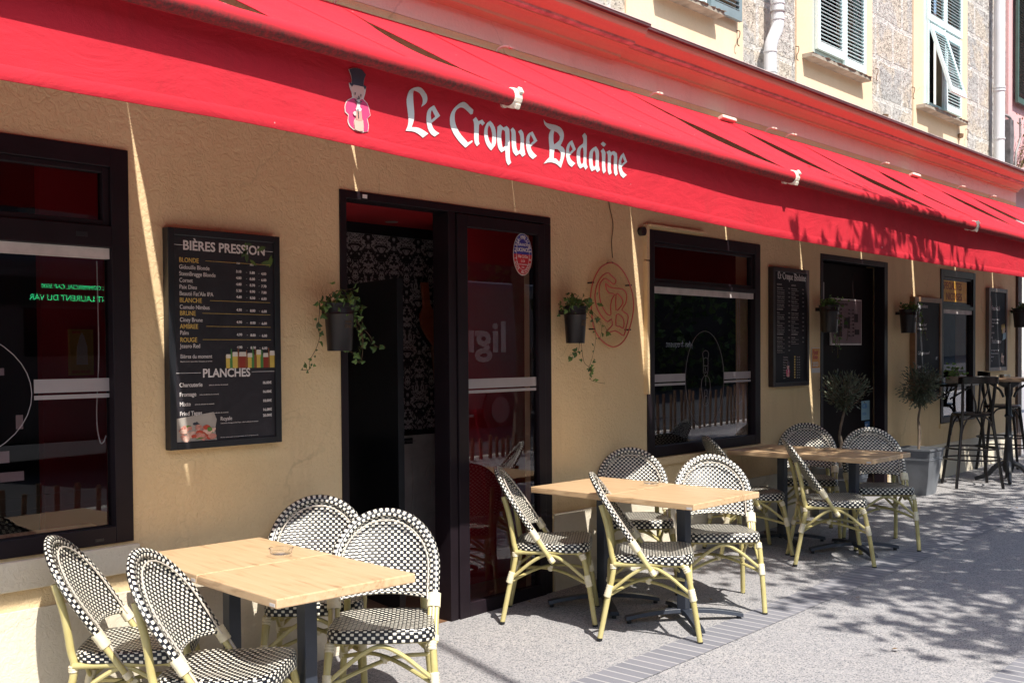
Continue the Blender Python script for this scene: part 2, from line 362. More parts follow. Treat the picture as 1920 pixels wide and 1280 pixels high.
def damask():
    n=NT('silver damask wallpaper'); co=n.coord(); s=n.n('ShaderNodeSeparateXYZ'); n.l(co,s.inputs[0])
    px=.23; pz=.36
    row=n.math('FLOOR',n.math('DIVIDE',s.outputs[2],pz)); X=n.math('ADD',n.math('DIVIDE',s.outputs[0],px),n.math('MULTIPLY',row,.5))
    a=n.math('PINGPONG',X,.5); b=n.math('FRACT',n.math('DIVIDE',s.outputs[2],pz))
    cb=n.n('ShaderNodeCombineXYZ'); n.l(a,cb.inputs[0]); n.l(n.math('MULTIPLY',b,1.4),cb.inputs[1])
    f=n.noise(5.5,cb.outputs[0],2,.5,2.2); w2=n.noise(12,cb.outputs[0],1,.5,1.5)
    # leaf medallion envelope
    r=n.math('ADD',n.math('MULTIPLY',n.math('POWER',n.math('MULTIPLY',n.math('SUBTRACT',a,0),2.2),2),1),n.math('POWER',n.math('MULTIPLY',n.math('SUBTRACT',b,.5),2.1),2))
    env=n.ramp(r,[(.0,(.62,.62,.62)),(.55,(.5,.5,.5)),(.8,(.35,.35,.35)),(1,(.5,.5,.5))])
    t=n.math('ADD',n.math('SUBTRACT',f,.5),n.math('MULTIPLY',n.math('SUBTRACT',env,.5),.5)); vein=n.ramp(n.math('ABSOLUTE',n.math('SUBTRACT',w2,.5)),[(.012,(0,0,0)),(.03,(1,1,1))])
    msk=n.math('MULTIPLY',n.ramp(t,[(.0,(0,0,0)),(.02,(1,1,1))]),vein)
    n.base(n.mix(msk,(.02,.018,.02),(.48,.45,.45))).rough(.5); return n.m
M['damask']=damask()
def text(body,x,y,z,size,mat,parent,name='lettering',face='-y',align='LEFT',sx=1.,bold=0.,ext=.0006,rot=0.,shear=0.):
    cu=bpy.data.curves.new(name,'FONT'); cu.body=body; cu.size=size; cu.align_x=align; cu.extrude=ext; cu.offset=bold; cu.resolution_u=3; cu.shear=shear
    o=bpy.data.objects.new(name,cu); C.objects.link(o)
    bpy.context.view_layer.update()
    dg=bpy.context.evaluated_depsgraph_get(); me=bpy.data.meshes.new_from_object(o.evaluated_get(dg)); me.name=name
    bpy.data.objects.remove(o); bpy.data.curves.remove(cu)
    mt=Matrix.Translation((x,y,z))@(Matrix.Rotation(math.pi,4,'Z') if face=='+y' else Matrix.Identity(4))@Matrix.Rotation(R(90),4,'X')@Matrix.Rotation(rot,4,'Z')@Matrix.Diagonal((sx,1,1,1))
    me.transform(mt); me.materials.clear(); me.materials.append(mat)
    if parent is None: return me
    o=bpy.data.objects.new(name,me); C.objects.link(o); o.parent=parent
    return o
def textblock(items,mat,parent,name='lettering'):
    "many short strings merged into ONE mesh; items: (body,x,y,z,size,kw)"
    bm=bmesh.new()
    for it in items:
        me=text(*it[:5],mat,None,**(it[5] if len(it)>5 else {})); bm.from_mesh(me); bpy.data.meshes.remove(me)
    me=bpy.data.meshes.new(name); bm.to_mesh(me); bm.free(); me.materials.append(mat)
    for p in me.polygons: p.material_index=0
    o=bpy.data.objects.new(name,me); C.objects.link(o); o.parent=parent; return o
def shape_mesh(polys,yfn,name,mat,parent,ext=.0015,sc=1,ox=0,oz=0):
    "outlined glyphs with holes; polys=list of rings in mm (x,z)"
    bm=bmesh.new()
    for rings in polys:
        cu=bpy.data.curves.new('g','CURVE'); cu.dimensions='2D'; cu.fill_mode='BOTH'; cu.extrude=ext
        for r in rings:
            r=[tuple(p) for p in r]
            if len(r)>5:
                rr=[]; N=len(r)
                for i in range(N):
                    a,b,c=Vector(r[i-1]),Vector(r[i]),Vector(r[(i+1)%N]); ang=(b-a).angle(c-b) if (b-a).length>0 and (c-b).length>0 else 0
                    if ang<R(48): rr+= [tuple(b*.75+a*.25*1+ (b-a)*0),tuple(b*.75+c*.25)] if False else [tuple(b+(a-b)*.22),tuple(b+(c-b)*.22)]
                    else: rr.append(tuple(b))
                r=rr
            sp=cu.splines.new('POLY'); sp.points.add(len(r)-1); sp.use_cyclic_u=True
            for q,(x,z) in zip(sp.points,r): q.co=(x/1000*sc+ox,z/1000*sc+oz,0,1)
        o=bpy.data.objects.new('g',cu); C.objects.link(o); bpy.context.view_layer.update()
        me=bpy.data.meshes.new_from_object(o.evaluated_get(bpy.context.evaluated_depsgraph_get()))
        bpy.data.objects.remove(o); bm.from_mesh(me); bpy.data.meshes.remove(me)
    for v in bm.verts: x,z,e=v.co; v.co=(x,yfn(x,z)-e,z)
    me=bpy.data.meshes.new(name); bm.to_mesh(me); bm.free(); me.materials.append(mat)
    o=bpy.data.objects.new(name,me); C.objects.link(o); o.parent=parent; return o
LETTERS= [[[(2854,2428),(2866,2447),(2871,2470),(2867,2500),(2860,2535),(2860,2556),(2871,2586),(2891,2602),(2920,2612),(2939,2611),(2955,2600),(2969,2586),(2971,2568),(2964,2553),(2938,2535),(2946,2552),(2946,2570),(2934,2586),(2920,2592),(2898,2594),(2893,2580),(2895,2548),(2901,2500),(2898,2475),(2886,2447),(2918,2451),(2946,2446),(2977,2435),(2947,2414),(2921,2427),(2896,2432)]],[[(3041,2516),(2993,2479),(3001,2462),(3017,2451),(3038,2445),(3012,2428),(2993,2434),(2977,2449),(2968,2474),(2966,2497),(2971,2523),(2984,2539),(3007,2553)],[(2996,2534),(3015,2509),(2993,2491),(2989,2510),(2991,2524)]],[[(3229,2437),(3188,2407),(3154,2425),(3120,2452),(3100,2482),(3096,2512),(3103,2537),(3122,2562),(3153,2586),(3175,2595),(3192,2592),(3211,2580),(3232,2570),(3228,2553),(3218,2549),(3194,2562),(3176,2570),(3156,2569),(3135,2557),(3123,2538),(3123,2512),(3131,2489),(3154,2461),(3202,2430),(3227,2443)]],[[(3230,2529),(3247,2543),(3263,2528),(3285,2538),(3301,2526),(3287,2513),(3276,2521),(3266,2513),(3264,2470),(3265,2443),(3271,2435),(3255,2422),(3244,2431),(3238,2446),(3238,2489),(3237,2518)]],[[(3333,2540),(3351,2531),(3365,2513),(3371,2483),(3370,2444),(3341,2416),(3320,2428),(3303,2451),(3297,2480),(3300,2505),(3314,2528)],[(3326,2523),(3339,2511),(3347,2487),(3347,2459),(3344,2440),(3329,2454),(3319,2476),(3317,2501)]],[[(3396,2534),(3416,2524),(3437,2534),(3453,2523),(3456,2489),(3457,2432),(3459,2395),(3468,2380),(3450,2366),(3436,2380),(3431,2405),(3429,2429),(3404,2416),(3384,2432),(3378,2457),(3377,2491),(3379,2522)],[(3413,2516),(3406,2509),(3402,2490),(3404,2458),(3412,2436),(3428,2446),(3430,2485),(3427,2510)]],[[(3476,2533),(3492,2522),(3495,2508),(3498,2452),(3510,2433),(3526,2444),(3527,2499),(3520,2512),(3511,2521),(3529,2532),(3543,2523),(3549,2502),(3550,2455),(3559,2427),(3540,2414),(3523,2427),(3498,2413),(3478,2426),(3471,2449),(3468,2481),(3469,2509),(3462,2522)]],[[(3605,2535),(3638,2498),(3592,2465),(3603,2447),(3636,2431),(3610,2413),(3586,2422),(3568,2447),(3562,2475),(3565,2504),(3580,2523)],[(3594,2521),(3616,2496),(3588,2474),(3584,2493),(3587,2507)]],[[(3679,2599),(3695,2587),(3719,2586),(3765,2587),(3798,2582),(3817,2568),(3824,2549),(3819,2527),(3799,2499),(3823,2493),(3834,2476),(3828,2448),(3805,2398),(3776,2412),(3742,2416),(3714,2412),(3683,2402),(3706,2422),(3724,2437),(3724,2472),(3717,2515),(3719,2542),(3732,2561),(3707,2567),(3687,2579)],[(3754,2559),(3781,2555),(3797,2540),(3793,2521),(3754,2497),(3748,2517),(3749,2541)],[(3758,2479),(3785,2480),(3803,2469),(3805,2445),(3794,2422),(3772,2436),(3753,2436),(3753,2454)]],[[(3883,2535),(3912,2497),(3865,2461),(3877,2444),(3910,2432),(3884,2412),(3860,2420),(3843,2445),(3840,2477),(3846,2504),(3861,2522)],[(3870,2516),(3890,2494),(3865,2474),(3861,2490)]],[[(3975,2582),(3990,2571),(3993,2530),(3991,2464),(3993,2439),(4004,2426),(3987,2411),(3973,2425),(3946,2412),(3925,2428),(3919,2460),(3919,2490),(3930,2510),(3965,2532),(3968,2551),(3957,2567)],[(3958,2514),(3945,2499),(3944,2469),(3947,2442),(3958,2432),(3970,2442),(3971,2489),(3967,2510)]],[[(4061,2531),(4082,2517),(4087,2498),(4086,2448),(4098,2423),(4078,2411),(4063,2423),(4035,2410),(4018,2426),(4011,2461),(4014,2497),(4032,2516)],[(4050,2513),(4040,2500),(4037,2470),(4042,2440),(4051,2431),(4063,2440),(4063,2495)]],[[(4116,2561),(4141,2552),(4124,2537),(4098,2548)]],[[(4118,2529),(4137,2513),(4136,2454),(4144,2423),(4127,2410),(4113,2426),(4111,2502),(4100,2514)]],[[(4167,2527),(4181,2519),(4202,2529),(4226,2520),(4231,2498),(4230,2449),(4238,2422),(4223,2409),(4206,2426),(4205,2503),(4195,2511),(4181,2501),(4180,2443),(4190,2420),(4172,2409),(4157,2426),(4158,2502),(4145,2515)]],[[(4281,2530),(4312,2489),(4266,2458),(4278,2438),(4312,2425),(4285,2407),(4261,2416),(4244,2445),(4243,2479),(4254,2509)],[(4274,2509),(4292,2488),(4266,2469),(4263,2487)]]]
MAN= [('outline',[(2567,2614),(2586,2623),(2611,2628),(2632,2625),(2652,2610),(2643,2590),(2640,2566),(2653,2564),(2649,2542),(2639,2515),(2662,2500),(2672,2459),(2656,2444),(2663,2417),(2657,2395),(2632,2387),(2610,2388),(2588,2389),(2564,2400),(2555,2417),(2561,2441),(2545,2451),(2544,2474),(2556,2497),(2583,2512),(2581,2530),(2572,2545),(2568,2564),(2581,2564),(2582,2585)]),('coat',[(2590,2512),(2559,2496),(2548,2475),(2549,2454),(2564,2445),(2559,2420),(2570,2403),(2587,2393),(2586,2424),(2596,2438),(2595,2455),(2603,2479),(2604,2509)]),('coat',[(2631,2514),(2658,2499),(2669,2460),(2652,2443),(2659,2418),(2654,2396),(2635,2390),(2634,2429),(2625,2453),(2626,2473),(2617,2486),(2620,2508)]),('face',[(2587,2559),(2636,2563),(2642,2554),(2637,2527),(2623,2514),(2609,2510),(2594,2514),(2585,2527),(2576,2542),(2577,2551)]),('hat',[(2569,2613),(2587,2622),(2611,2626),(2632,2623),(2650,2609),(2640,2589),(2637,2567),(2652,2565),(2645,2551),(2637,2561),(2589,2561),(2581,2551),(2569,2560),(2571,2565),(2581,2563),(2582,2585)]),('shirt',[(2605,2507),(2617,2507),(2618,2480),(2626,2475),(2622,2466),(2600,2464),(2596,2472),(2603,2479)]),('barrel',[(2589,2429),(2611,2428),(2631,2433),(2633,2402),(2627,2392),(2605,2389),(2588,2393),(2586,2414)]),('box',[(2600,2463),(2623,2466),(2626,2432),(2611,2428),(2595,2430),(2596,2453)]),('hand',[(2595,2461),(2596,2445),(2586,2444),(2580,2453),(2587,2460)])]
NEON= [[(5569,1845),(5561,1915),(5582,1998),(5624,2066),(5684,2120),(5777,2149),(5855,2140),(5934,2092),(5996,2020),(6036,1932),(6040,1836),(6012,1750),(5966,1664),(5895,1606),(5807,1584),(5722,1606),(5646,1652),(5588,1728),(5569,1845)],[(5837,2040),(5790,2064),(5751,2082),(5691,2059),(5645,2016),(5615,1958),(5610,1897),(5635,1836),(5689,1781),(5748,1753),(5787,1772),(5796,1731),(5757,1704),(5726,1675),(5774,1684),(5826,1692),(5878,1679),(5926,1661),(5953,1712),(5976,1770),(5972,1807),(5906,1835),(5950,1881),(5964,1929),(5951,1960),(5907,1980),(5811,1981),(5759,1990),(5725,2009),(5733,1973),(5767,1946),(5823,1940),(5793,1902),(5779,1850),(5783,1803),(5749,1800),(5702,1838),(5669,1883),(5653,1949),(5661,2001),(5691,2031),(5725,2042),(5768,2026),(5815,2007),(5837,2024),(5837,2040)],[(5841,1941),(5880,1934),(5915,1906),(5915,1880),(5879,1848),(5840,1833),(5841,1941)],[(5844,1802),(5888,1800),(5923,1775),(5931,1743),(5918,1711),(5878,1724),(5839,1729),(5844,1802)]]
V1=[[(3310, 1811), (3263, 1805), (3258, 1752), (3257, 1682), (3246, 1640), (3220, 1579), (3201, 1517), (3201, 1493), (3173, 1475), (3138, 1473)], [(3351, 1808), (3415, 1810), (3457, 1769), (3499, 1702), (3543, 1655), (3587, 1625), (3631, 1587), (3671, 1591)], [(3372, 1809), (3446, 1785), (3478, 1718), (3488, 1667), (3515, 1617), (3525, 1574), (3497, 1553), (3443, 1557), (3422, 1574), (3423, 1616), (3407, 1671)], [(3362, 1808), (3425, 1776), (3478, 1735), (3509, 1642), (3530, 1557), (3524, 1505), (3475, 1514)], [(3341, 1816), (3373, 1859), (3448, 1878)], [(3372, 1809), (3458, 1811), (3500, 1753), (3532, 1698)]]
V2=[[(5232, 1823), (5333, 1831), (5340, 1746), (5322, 1629), (5280, 1576), (5246, 1544), (5212, 1529), (5220, 1508)], [(5248, 1829), (5349, 1800), (5339, 1640), (5346, 1491), (5389, 1447), (5406, 1404), (5449, 1365), (5555, 1344)], [(5265, 1829), (5401, 1822), (5461, 1748), (5447, 1640), (5415, 1517), (5402, 1436)], [(5282, 1830), (5435, 1823), (5487, 1760), (5540, 1717), (5593, 1674)], [(5257, 1834), (5232, 1865), (5212, 1901)], [(5299, 1830), (5453, 1813), (5505, 1716), (5521, 1630)]]
def settle(root,loc):
    T=Matrix.Translation(Vector(loc)*-1); seen=set()
    def go(o):
        for ch in [x for x in bpy.data.objects if x.parent==o]:
            if ch.type=='MESH' and ch.data.name not in seen: ch.data.transform(T); seen.add(ch.data.name)
            go(ch)
    go(root); root.location=loc
# ---------------------------------------------------------------- ground
def gp(x,y,dz=0): return (x,y,gz(x)+dz)
g=MB(); g.grid(lambda u,v:gp(-30+u*100,-5.8+v*5.92),40,2); tag(g.build('pavement',M['pave']),kind='structure')
g=MB(); g.grid(lambda u,v:gp(14.75+u*55,.12+v*45),20,4); tag(g.build('side_street_ground',M['pave']),kind='structure')
g=MB(); g.box(-30,70,-5.95,-5.8,-1,0)
me=g.build('kerb',M['plainwall']); me.rotation_euler=(0,0,0)
for v in me.data.vertices: v.co.z=gz(v.co.x)+(-.12 if v.co.z<-.5 else .004)
tag(me,kind='structure')
g=MB(); g.grid(lambda u,v:gp(-60+u*160,-70+v*64.06,-.12),60,4); tag(g.build('road',M['asphalt']),kind='structure')
# brick strips laid across the pavement
def strip(name,y0,y1,x0,x1,pitch=.075):
    n=NT(name); co=n.coord(); s=n.n('ShaderNodeSeparateXYZ'); n.l(co,s.inputs[0]); k=n.math('DIVIDE',s.outputs[0],pitch); f=n.math('FRACT',k)
    j=n.ramp(f,[(.0,(1,1,1)),(.09,(1,1,1)),(.14,(0,0,0)),(.97,(0,0,0)),(1,(1,1,1))]); wn=n.n('ShaderNodeTexWhiteNoise',noise_dimensions='1D'); n.l(n.math('FLOOR',k),wn.inputs['W'])
    c=n.mix(wn.outputs['Value'],(.145,.145,.165),(.20,.195,.215)); c=n.mix(n.math('MULTIPLY',n.noise(60,co,4),.3),c,(.30,.30,.31)); c=n.mix(n.math('MULTIPLY',n.noise(7,co,4),.3),c,(.25,.24,.25)); c=n.mix(n.math('MULTIPLY',j,.85),c,(.45,.43,.41)); n.base(c).rough(.8); n.bump(n.math('SUBTRACT',n.noise(90,co),j),.3,.003)
    g=MB(); g.grid(lambda u,v:gp(x0+u*(x1-x0),y0+v*(y1-y0),.004),40,1); tag(g.build('brick_strip',n.m),kind='structure')
strip('grey brick strip',-1.475,-1.24,2.,40)
strip('grey brick strip outer',-2.98,-2.72,2.,40)
# ---------------------------------------------------------------- facade
bld=empty('cafe_building'); tag(bld,'long ochre cafe building with coral cornice, dark windows and doors behind the terrace','building')
OP=[(-1.6,2.34,.735,2.444),(3.51,5.20,-.3,2.405),(6.26,7.86,.79,2.42),(8.95,10.41,-.3,2.42),(11.81,12.88,.74,2.435)]
X0,X1=-4.,14.36
def wall(x0,x1,z0,z1,y,ops,dep):
    mb=MB(); xs=sorted({x0,x1,*[o[0] for o in ops],*[o[1] for o in ops]}); zs=sorted({z0,z1,*[o[2] for o in ops],*[o[3] for o in ops]})
    xs=[x for x in xs if x0<=x<=x1]; zs=[z for z in zs if z0<=z<=z1]
    for a,b in zip(xs,xs[1:]):
        for c,d in zip(zs,zs[1:]):
            mx,mz=(a+b)/2,(c+d)/2
            if any(o[0]<mx<o[1] and o[2]<mz<o[3] for o in ops): continue
            mb.add([(a,y,c),(b,y,c),(b,y,d),(a,y,d)],[(0,1,2,3)])
    for o in ops:
        a,b,c,d=o; c=max(c,z0)
        mb.add([(a,y,c),(b,y,c),(b,y,d),(a,y,d),(a,y+dep,c),(b,y+dep,c),(b,y+dep,d),(a,y+dep,d)],[(0,4,7,3),(1,2,6,5),(3,7,6,2),(0,1,5,4)])
    mb.add([(x0,y,z0),(x0,y+dep,z0),(x0,y+dep,z1),(x0,y,z1)],[(0,1,2,3)]); mb.add([(x1,y,z0),(x1,y+dep,z0),(x1,y+dep,z1),(x1,y,z1)],[(0,3,2,1)])
    return mb
OPT=[o for o in OP]
wall(X0,X1,-.3,3.40,0,OPT,.22).build('ochre_wall',M['stucco'],bld,fix=False)
g=MB(); g.box(X0,X1,0,.22,3.402,3.56); g.build('frieze_wall',M['frieze'],bld)
g=MB()
for a,b in ((X0,3.49),(5.22,8.93),(10.43,X1+.012)): g.box(a,b,-.014,0.0,-.4,.515)
g.build('plinth',M['dado'],bld)
# upper storey
YU=-.0
def upw(name,a,b,mat,y=YU,z0=3.6): g=MB(); g.box(a,b,y,.25,z0,9.0); return g.build(name,mat,bld)
up_ops=[]
stone=MB()
for a,b in ((X0,6.03),(7.60,8.50),(10.04,11.05),(12.61,13.98)): stone.box(a,b,.012,.25,3.6,9.)
stone.build('rough_stone_wall',M['stone'],bld)
wall(6.03,7.60,3.6,9,-.004,[(6.45,7.07,4.14,6.3)],.25).build('rendered_bay',M['render'],bld,fix=False)
wall(8.50,10.04,3.6,9,-.004,[(8.80,9.79,4.15,6.3)],.25).build('rendered_bay',M['render'],bld,fix=False)
wall(11.05,12.61,3.6,9,-.004,[(11.31,12.33,4.13,6.3)],.25).build('rendered_bay',M['render'],bld,fix=False)
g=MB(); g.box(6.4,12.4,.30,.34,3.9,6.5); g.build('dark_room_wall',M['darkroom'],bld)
# cornice, extruded profile; the left length stands a little further out
PROF=[(0,3.535),(-.035,3.54),(-.035,3.556),(-.05,3.566),(-.075,3.585),(-.10,3.594),(-.115,3.596),(-.115,3.603)]
FIL=[(-.12,3.603),(-.155,3.607),(-.155,3.622)]
TOP=[(-.155,3.622),(-.17,3.626),(-.20,3.634),(-.228,3.640),(-.246,3.648),(-.253,3.664),(-.256,3.688)]
def ext(pf,x0,x1,name,mat,dy=0,dz=0,wob=.0015):
    mb=MB(); n=max(2,int((x1-x0)/.25)); rnd=random.Random(3); off=[(rnd.uniform(-wob,wob),rnd.uniform(-wob,wob)) for _ in range(n+1)]
    pts=[(0.0,pf[0][1]-.0)]+pf+[(0.0,pf[-1][1])]
    vs=[];k=len(pts)
    for i in range(n+1):
        x=x0+(x1-x0)*i/n
        for y,z in pts: vs.append((x,y+(dy+off[i][0] if y<0 else .01),z+dz+off[i][1]))
    fs=[(i*k+j,i*k+j+1,(i+1)*k+j+1,(i+1)*k+j) for i in range(n) for j in range(k-1)]
    fs+=[tuple(range(k)),tuple(n*k+j for j in range(k))[::-1]]
    mb.add(vs,fs); return mb.build(name,mat,bld)
for (a,b,dy,dz) in ((X0,5.86,-.045,-.006),(5.86,14.36,0,0)):
    ext(PROF,a,b,'cornice_lower_moulding',M['cornice'],dy,dz); ext(FIL,a,b,'cornice_grey_fillet',M['fillet'],dy,dz); ext(TOP,a,b,'cornice_upper_moulding',M['cornice'],dy,dz)
    g=MB(); g.box(a-.0,b,-.284+dy,-.02,3.689+dz,3.706+dz); g.build('zinc_flashing',M['zinc'],bld)
    g=MB(); g.box(a-.0,b,-.288+dy,-.02,3.7065+dz,3.712+dz); g.build('flashing_lip',M['zinctop'],bld)
# interior: rooms behind the glass
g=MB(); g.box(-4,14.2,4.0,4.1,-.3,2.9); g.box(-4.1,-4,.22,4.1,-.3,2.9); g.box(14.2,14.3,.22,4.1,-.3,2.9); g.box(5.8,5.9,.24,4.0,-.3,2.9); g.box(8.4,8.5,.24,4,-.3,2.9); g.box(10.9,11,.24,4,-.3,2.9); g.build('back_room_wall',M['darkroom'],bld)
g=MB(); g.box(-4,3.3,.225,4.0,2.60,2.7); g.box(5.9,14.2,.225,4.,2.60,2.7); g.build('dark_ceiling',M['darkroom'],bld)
g=MB(); g.box(3.40,5.8,.225,1.3,2.43,2.48); cl=g.build('red_ceiling',M['redceil'],bld)
g=MB(); g.box(-4,14.2,-.0+.02,4,-.35,.0); g.build('entrance_floor',M['floor'],bld)
g=MB(); g.box(3.3,3.4,.24,4,-.3,2.9); g.box(5.79,5.8,.24,1.2,0,2.43); g.build('side_partition',M['darkroom'],bld)
g=MB(); g.box(3.40,5.78,1.2,1.26,1.0,2.43); g.build('damask_wallpaper_wall',M['damask'],bld)
g=MB(); g.box(3.40,5.78,1.18,1.199,2.36,2.43); g.build('black_trim',M['black'],bld); g=MB(); g.box(4.9,5.78,1.175,1.199,.975,1.005); g.build('black_trim',M['black'],bld)
g=MB(); g.box(4.4,5.78,1.19,1.26,0,.975); ob=g.build('grey_wainscot',M['greypanel'],bld)
g=MB()
for a in ((5.085,5.455,.80,.815),(5.085,5.455,.40,.415),(5.085,5.10,.415,.80),(5.44,5.455,.415,.80)): g.box(a[0],a[1],1.178,1.19,a[2],a[3])
g.build('panel_moulding',M['greypanel'],ob)
textblock([('C',5.215,1.186,.64,.17,dict(bold=.006,ext=.006,sx=.75)),('B',5.255,1.186,.50,.19,dict(bold=.008,ext=.006,sx=.8))],M['greypanel'],ob,'monogram')
g=MB(); g.box(4.98,5.09,1.184,1.19,.915,.955); pl=g.build('small_black_plate',M['black'],ob); text('ATTENTION',4.99,1.182,.925,.022,M['inkdim'],pl,'lettering')
# red interior partition seen through the left window
g=MB(); g.box(2.62,3.3,1.5,1.56,-.3,2.6); g.build('red_partition',M['redwall'],bld)
g=MB(); g.box(4.94,5.78,.6,.64,-.3,2.43); g.build('red_partition',M['redwall'],bld)
g=MB(); g.box(5.9,8.4,2.2,2.26,-.3,2.6); g.build('red_partition',M['redwall'],bld)
# ---- windows
def pane(name,x0,x1,z0,z1,y,parent,mat='glass'):
    g=MB(); g.box(x0,x1,y,y+.006,z0,z1); return g.build(name,M[mat],parent)
def bands(parent,x0,x1,z,y,mat='frost'):
    g=MB(); g.box(x0,x1,y-.0012,y,z+.028,z+.085); g.box(x0,x1,y-.0012,y,z,z+.018); return g.build('frosted_band',M[mat],parent)
def framebars(mb,rects,y0=-.012,y1=.06):
    for a,b,c,d in rects: mb.box(a,b,y0,y1,c,d)
def window_ground(x0,x1,z0,z1,zt,zb,fw_,name='window'):
    "main pane below zb, transom pane above zt"
    g=MB(); framebars(g,[(x0,x0+fw_,z0,z1),(x1-fw_,x1,z0,z1),(x0+fw_,x1-fw_,z1-fw_,z1),(x0+fw_,x1-fw_,z0,z0+fw_*.9),(x0+fw_,x1-fw_,zb,zt)])
    # inner lip of the transom sash
    framebars(g,[(x0+fw_,x0+fw_+.03,zt,z1-fw_),(x1-fw_-.03,x1-fw_,zt,z1-fw_),(x0+fw_+.03,x1-fw_-.03,zt,zt+.025),(x0+fw_+.03,x1-fw_-.03,z1-fw_-.025,z1-fw_)],.004,.05)
    w=g.build(name,M['frame'],bld,bevel=.003)
    pane('pane',x0+fw_,x1-fw_,z0+fw_*.9,zb,.03,w); pane('transom_pane',x0+fw_+.03,x1-fw_-.03,zt+.025,z1-fw_-.025,.028,w)
    g=MB(); g.box(x0+fw_+.003,x1-fw_-.003,.004,.028,zb-.048,zb-.002); g.build('blind_rail',M['zinctop'],w)
    return w
w1=window_ground(-1.6,2.34,.735,2.444,2.108,2.015,.082)
bands(w1,1.93,2.257,1.368,.03)
g=MB(); g.tube([(1.26+.655*math.cos(t/32*2*math.pi),.0285,1.40+.30*math.sin(t/32*2*math.pi)) for t in range(32)],.0022,5,closed=True); 
g=MB(); g.tube([(1.545+.375*math.cos(t/40*2*math.pi),.027,1.395+.275*math.sin(t/40*2*math.pi)) for t in range(40)],.0018,5,closed=True,up=(0,1,0)); g.build('etched_oval',M['frost'],w1)
def cord(w,x,zt,zb,y=.06,wd=.03):
    g=MB(); P=[(x,y,zt),(x+.002,y,(zt+zb)/2),(x-.012,y,zb+.12),(x,y,zb+.01),(x+.015,y,zb),(x+wd,y,zb+.03)]; g.tube(smooth_path(P,5),.0028,5); g.build('blind_cord',M['zinctop'],w)
cord(w1,2.225,1.96,1.17)
g=MB(); g.box(2.16,2.20,-.0155,-.0125,.752,.764); g.build('drain_slot',M['black'],w1)
g=MB(); g.box(2.10,2.15,-.0145,-.0125,2.055,2.075); g.build('vent_slot',M['black'],w1)
g=MB(); g.box(-1.6,2.36,-.03,.0,.60,.722); g.build('window_sill',M['dado'],w1,bevel=.006)
g=MB(); g.box(-1.5,2.25,.06,.20,.77,.80); g.build('inner_sill',M['oak'],w1)
w2=window_ground(6.26,7.86,.79,2.42,2.055,2.02,.085)
bands(w2,6.35,6.80,1.30,.03); bands(w2,7.35,7.77,1.30,.03)
g=MB(); g.tube([(7.075+.275*math.cos(t/40*2*math.pi),.027,1.335+.37*math.sin(t/40*2*math.pi)) for t in range(40)],.0017,5,closed=True,up=(0,1,0)); g.build('etched_oval',M['etch'],w2)
def man_lines(cx,cz,s,y,mat,parent,name):
    "line drawing of a man in a tall hat"
    L=[[(-.38,.72),(-.42,1.35),(-.55,1.85),(-.35,2.1),(0,2.2),(.35,2.1),(.55,1.85),(.42,1.35),(.38,.72),(-.38,.72)],[(-.42,1.35),(0,1.5),(.42,1.35)],[(-.42,.7),(-.38,.1),(-.2,-.25),(0,-.35),(.2,-.25),(.38,.1),(.42,.7)],[(-.2,.1),(0,-.02),(.2,.1)],[(-.08,.5),(-.05,.2),(.08,.2)],
       [(-.25,-.3),(-.7,-.7),(-.82,-1.4),(-.7,-1.9),(-.6,-2.3),(-.55,-2.9),(-.3,-3.2),(0,-3.25),(.3,-3.2),(.55,-2.9),(.6,-2.3),(.7,-1.9),(.82,-1.4),(.7,-.7),(.25,-.3)],[(-.3,-2.4),(-.3,-2.9),(0,-3.05),(.3,-2.9),(.3,-2.4),(0,-2.3),(-.3,-2.4)],[(-.2,-1.7),(-.2,-2.2),(0,-2.3),(.2,-2.2),(.2,-1.7),(-.2,-1.7)],[(0,-.4),(0,-1.3)]]
    g=MB()
    for l in L: g.tube(smooth_path([(cx+a*s,y,cz+b*s) for a,b in l],3),.0016,4,up=(0,1,0))
    return g.build(name,mat,parent)
man_lines(7.085,1.385,.078,.0275,M['etch'],w2,'etched_figure')
cord(w2,7.60,1.97,1.12,.05,.07); cord(w2,7.63,1.97,1.20,.05,.04)
g=MB(); g.box(6.24,7.9,-.03,0,.73,.785); g.build('window_sill',M['stucco'],w2,bevel=.004)
w3=window_ground(11.81,12.88,.74,2.435,2.04,2.0,.075)
g=MB(); g.box(11.90,12.66,.014,.027,2.085,2.32); ys=g.build('yellow_sign',flat('yellow painted board',(.62,.33,.035),.6,var=.2),w3)
textblock([('SPECIALITES',11.92,.0125,2.222,.115,dict(sx=.93,bold=.001)),('NICOISES',12.02,.0125,2.105,.115,dict(sx=1.0,bold=.001))],flat('red brown sign paint',(.25,.045,.02),.6),ys)
g=MB(); g.box(11.78,12.92,-.02,0,.69,.735); g.build('window_sill',M['stucco'],w3)
# ---- entrance door with fixed jambs
dj=MB(); framebars(dj,[(3.51,3.552,0,2.405),(3.552,5.20,2.362,2.405),(5.135,5.20,0,2.362),(4.29,4.35,0,2.362)],-.01,.12)
fr=dj.build('door_frame',M['frame'],bld,bevel=.003)
g=MB(); framebars(g,[(4.355,4.438,.0,2.355),(5.068,5.13,.0,2.355),(4.438,5.068,.0,.083),(4.438,5.068,2.285,2.355)],-.02,.035)
dr=g.build('sliding_door',M['frame'],bld,bevel=.003); pane('pane',4.438,5.068,.083,2.285,.005,dr); bands(dr,4.44,5.066,1.312,.005)
g=MB(); g.tube([(4.40,-.05,1.02),(4.40,-.05,1.5)],.0001,4); 
g=MB(); g.box(3.66,3.69,-.013,-.010,2.372,2.392); g.build('door_sensor',M['white'],fr)
g=MB(); g.lathe([(0,-.004),(.04,-.004),(.045,0)],(3.78,.55,2.428),20); g.build('ceiling_spotlight',M['inkdim'],cl)
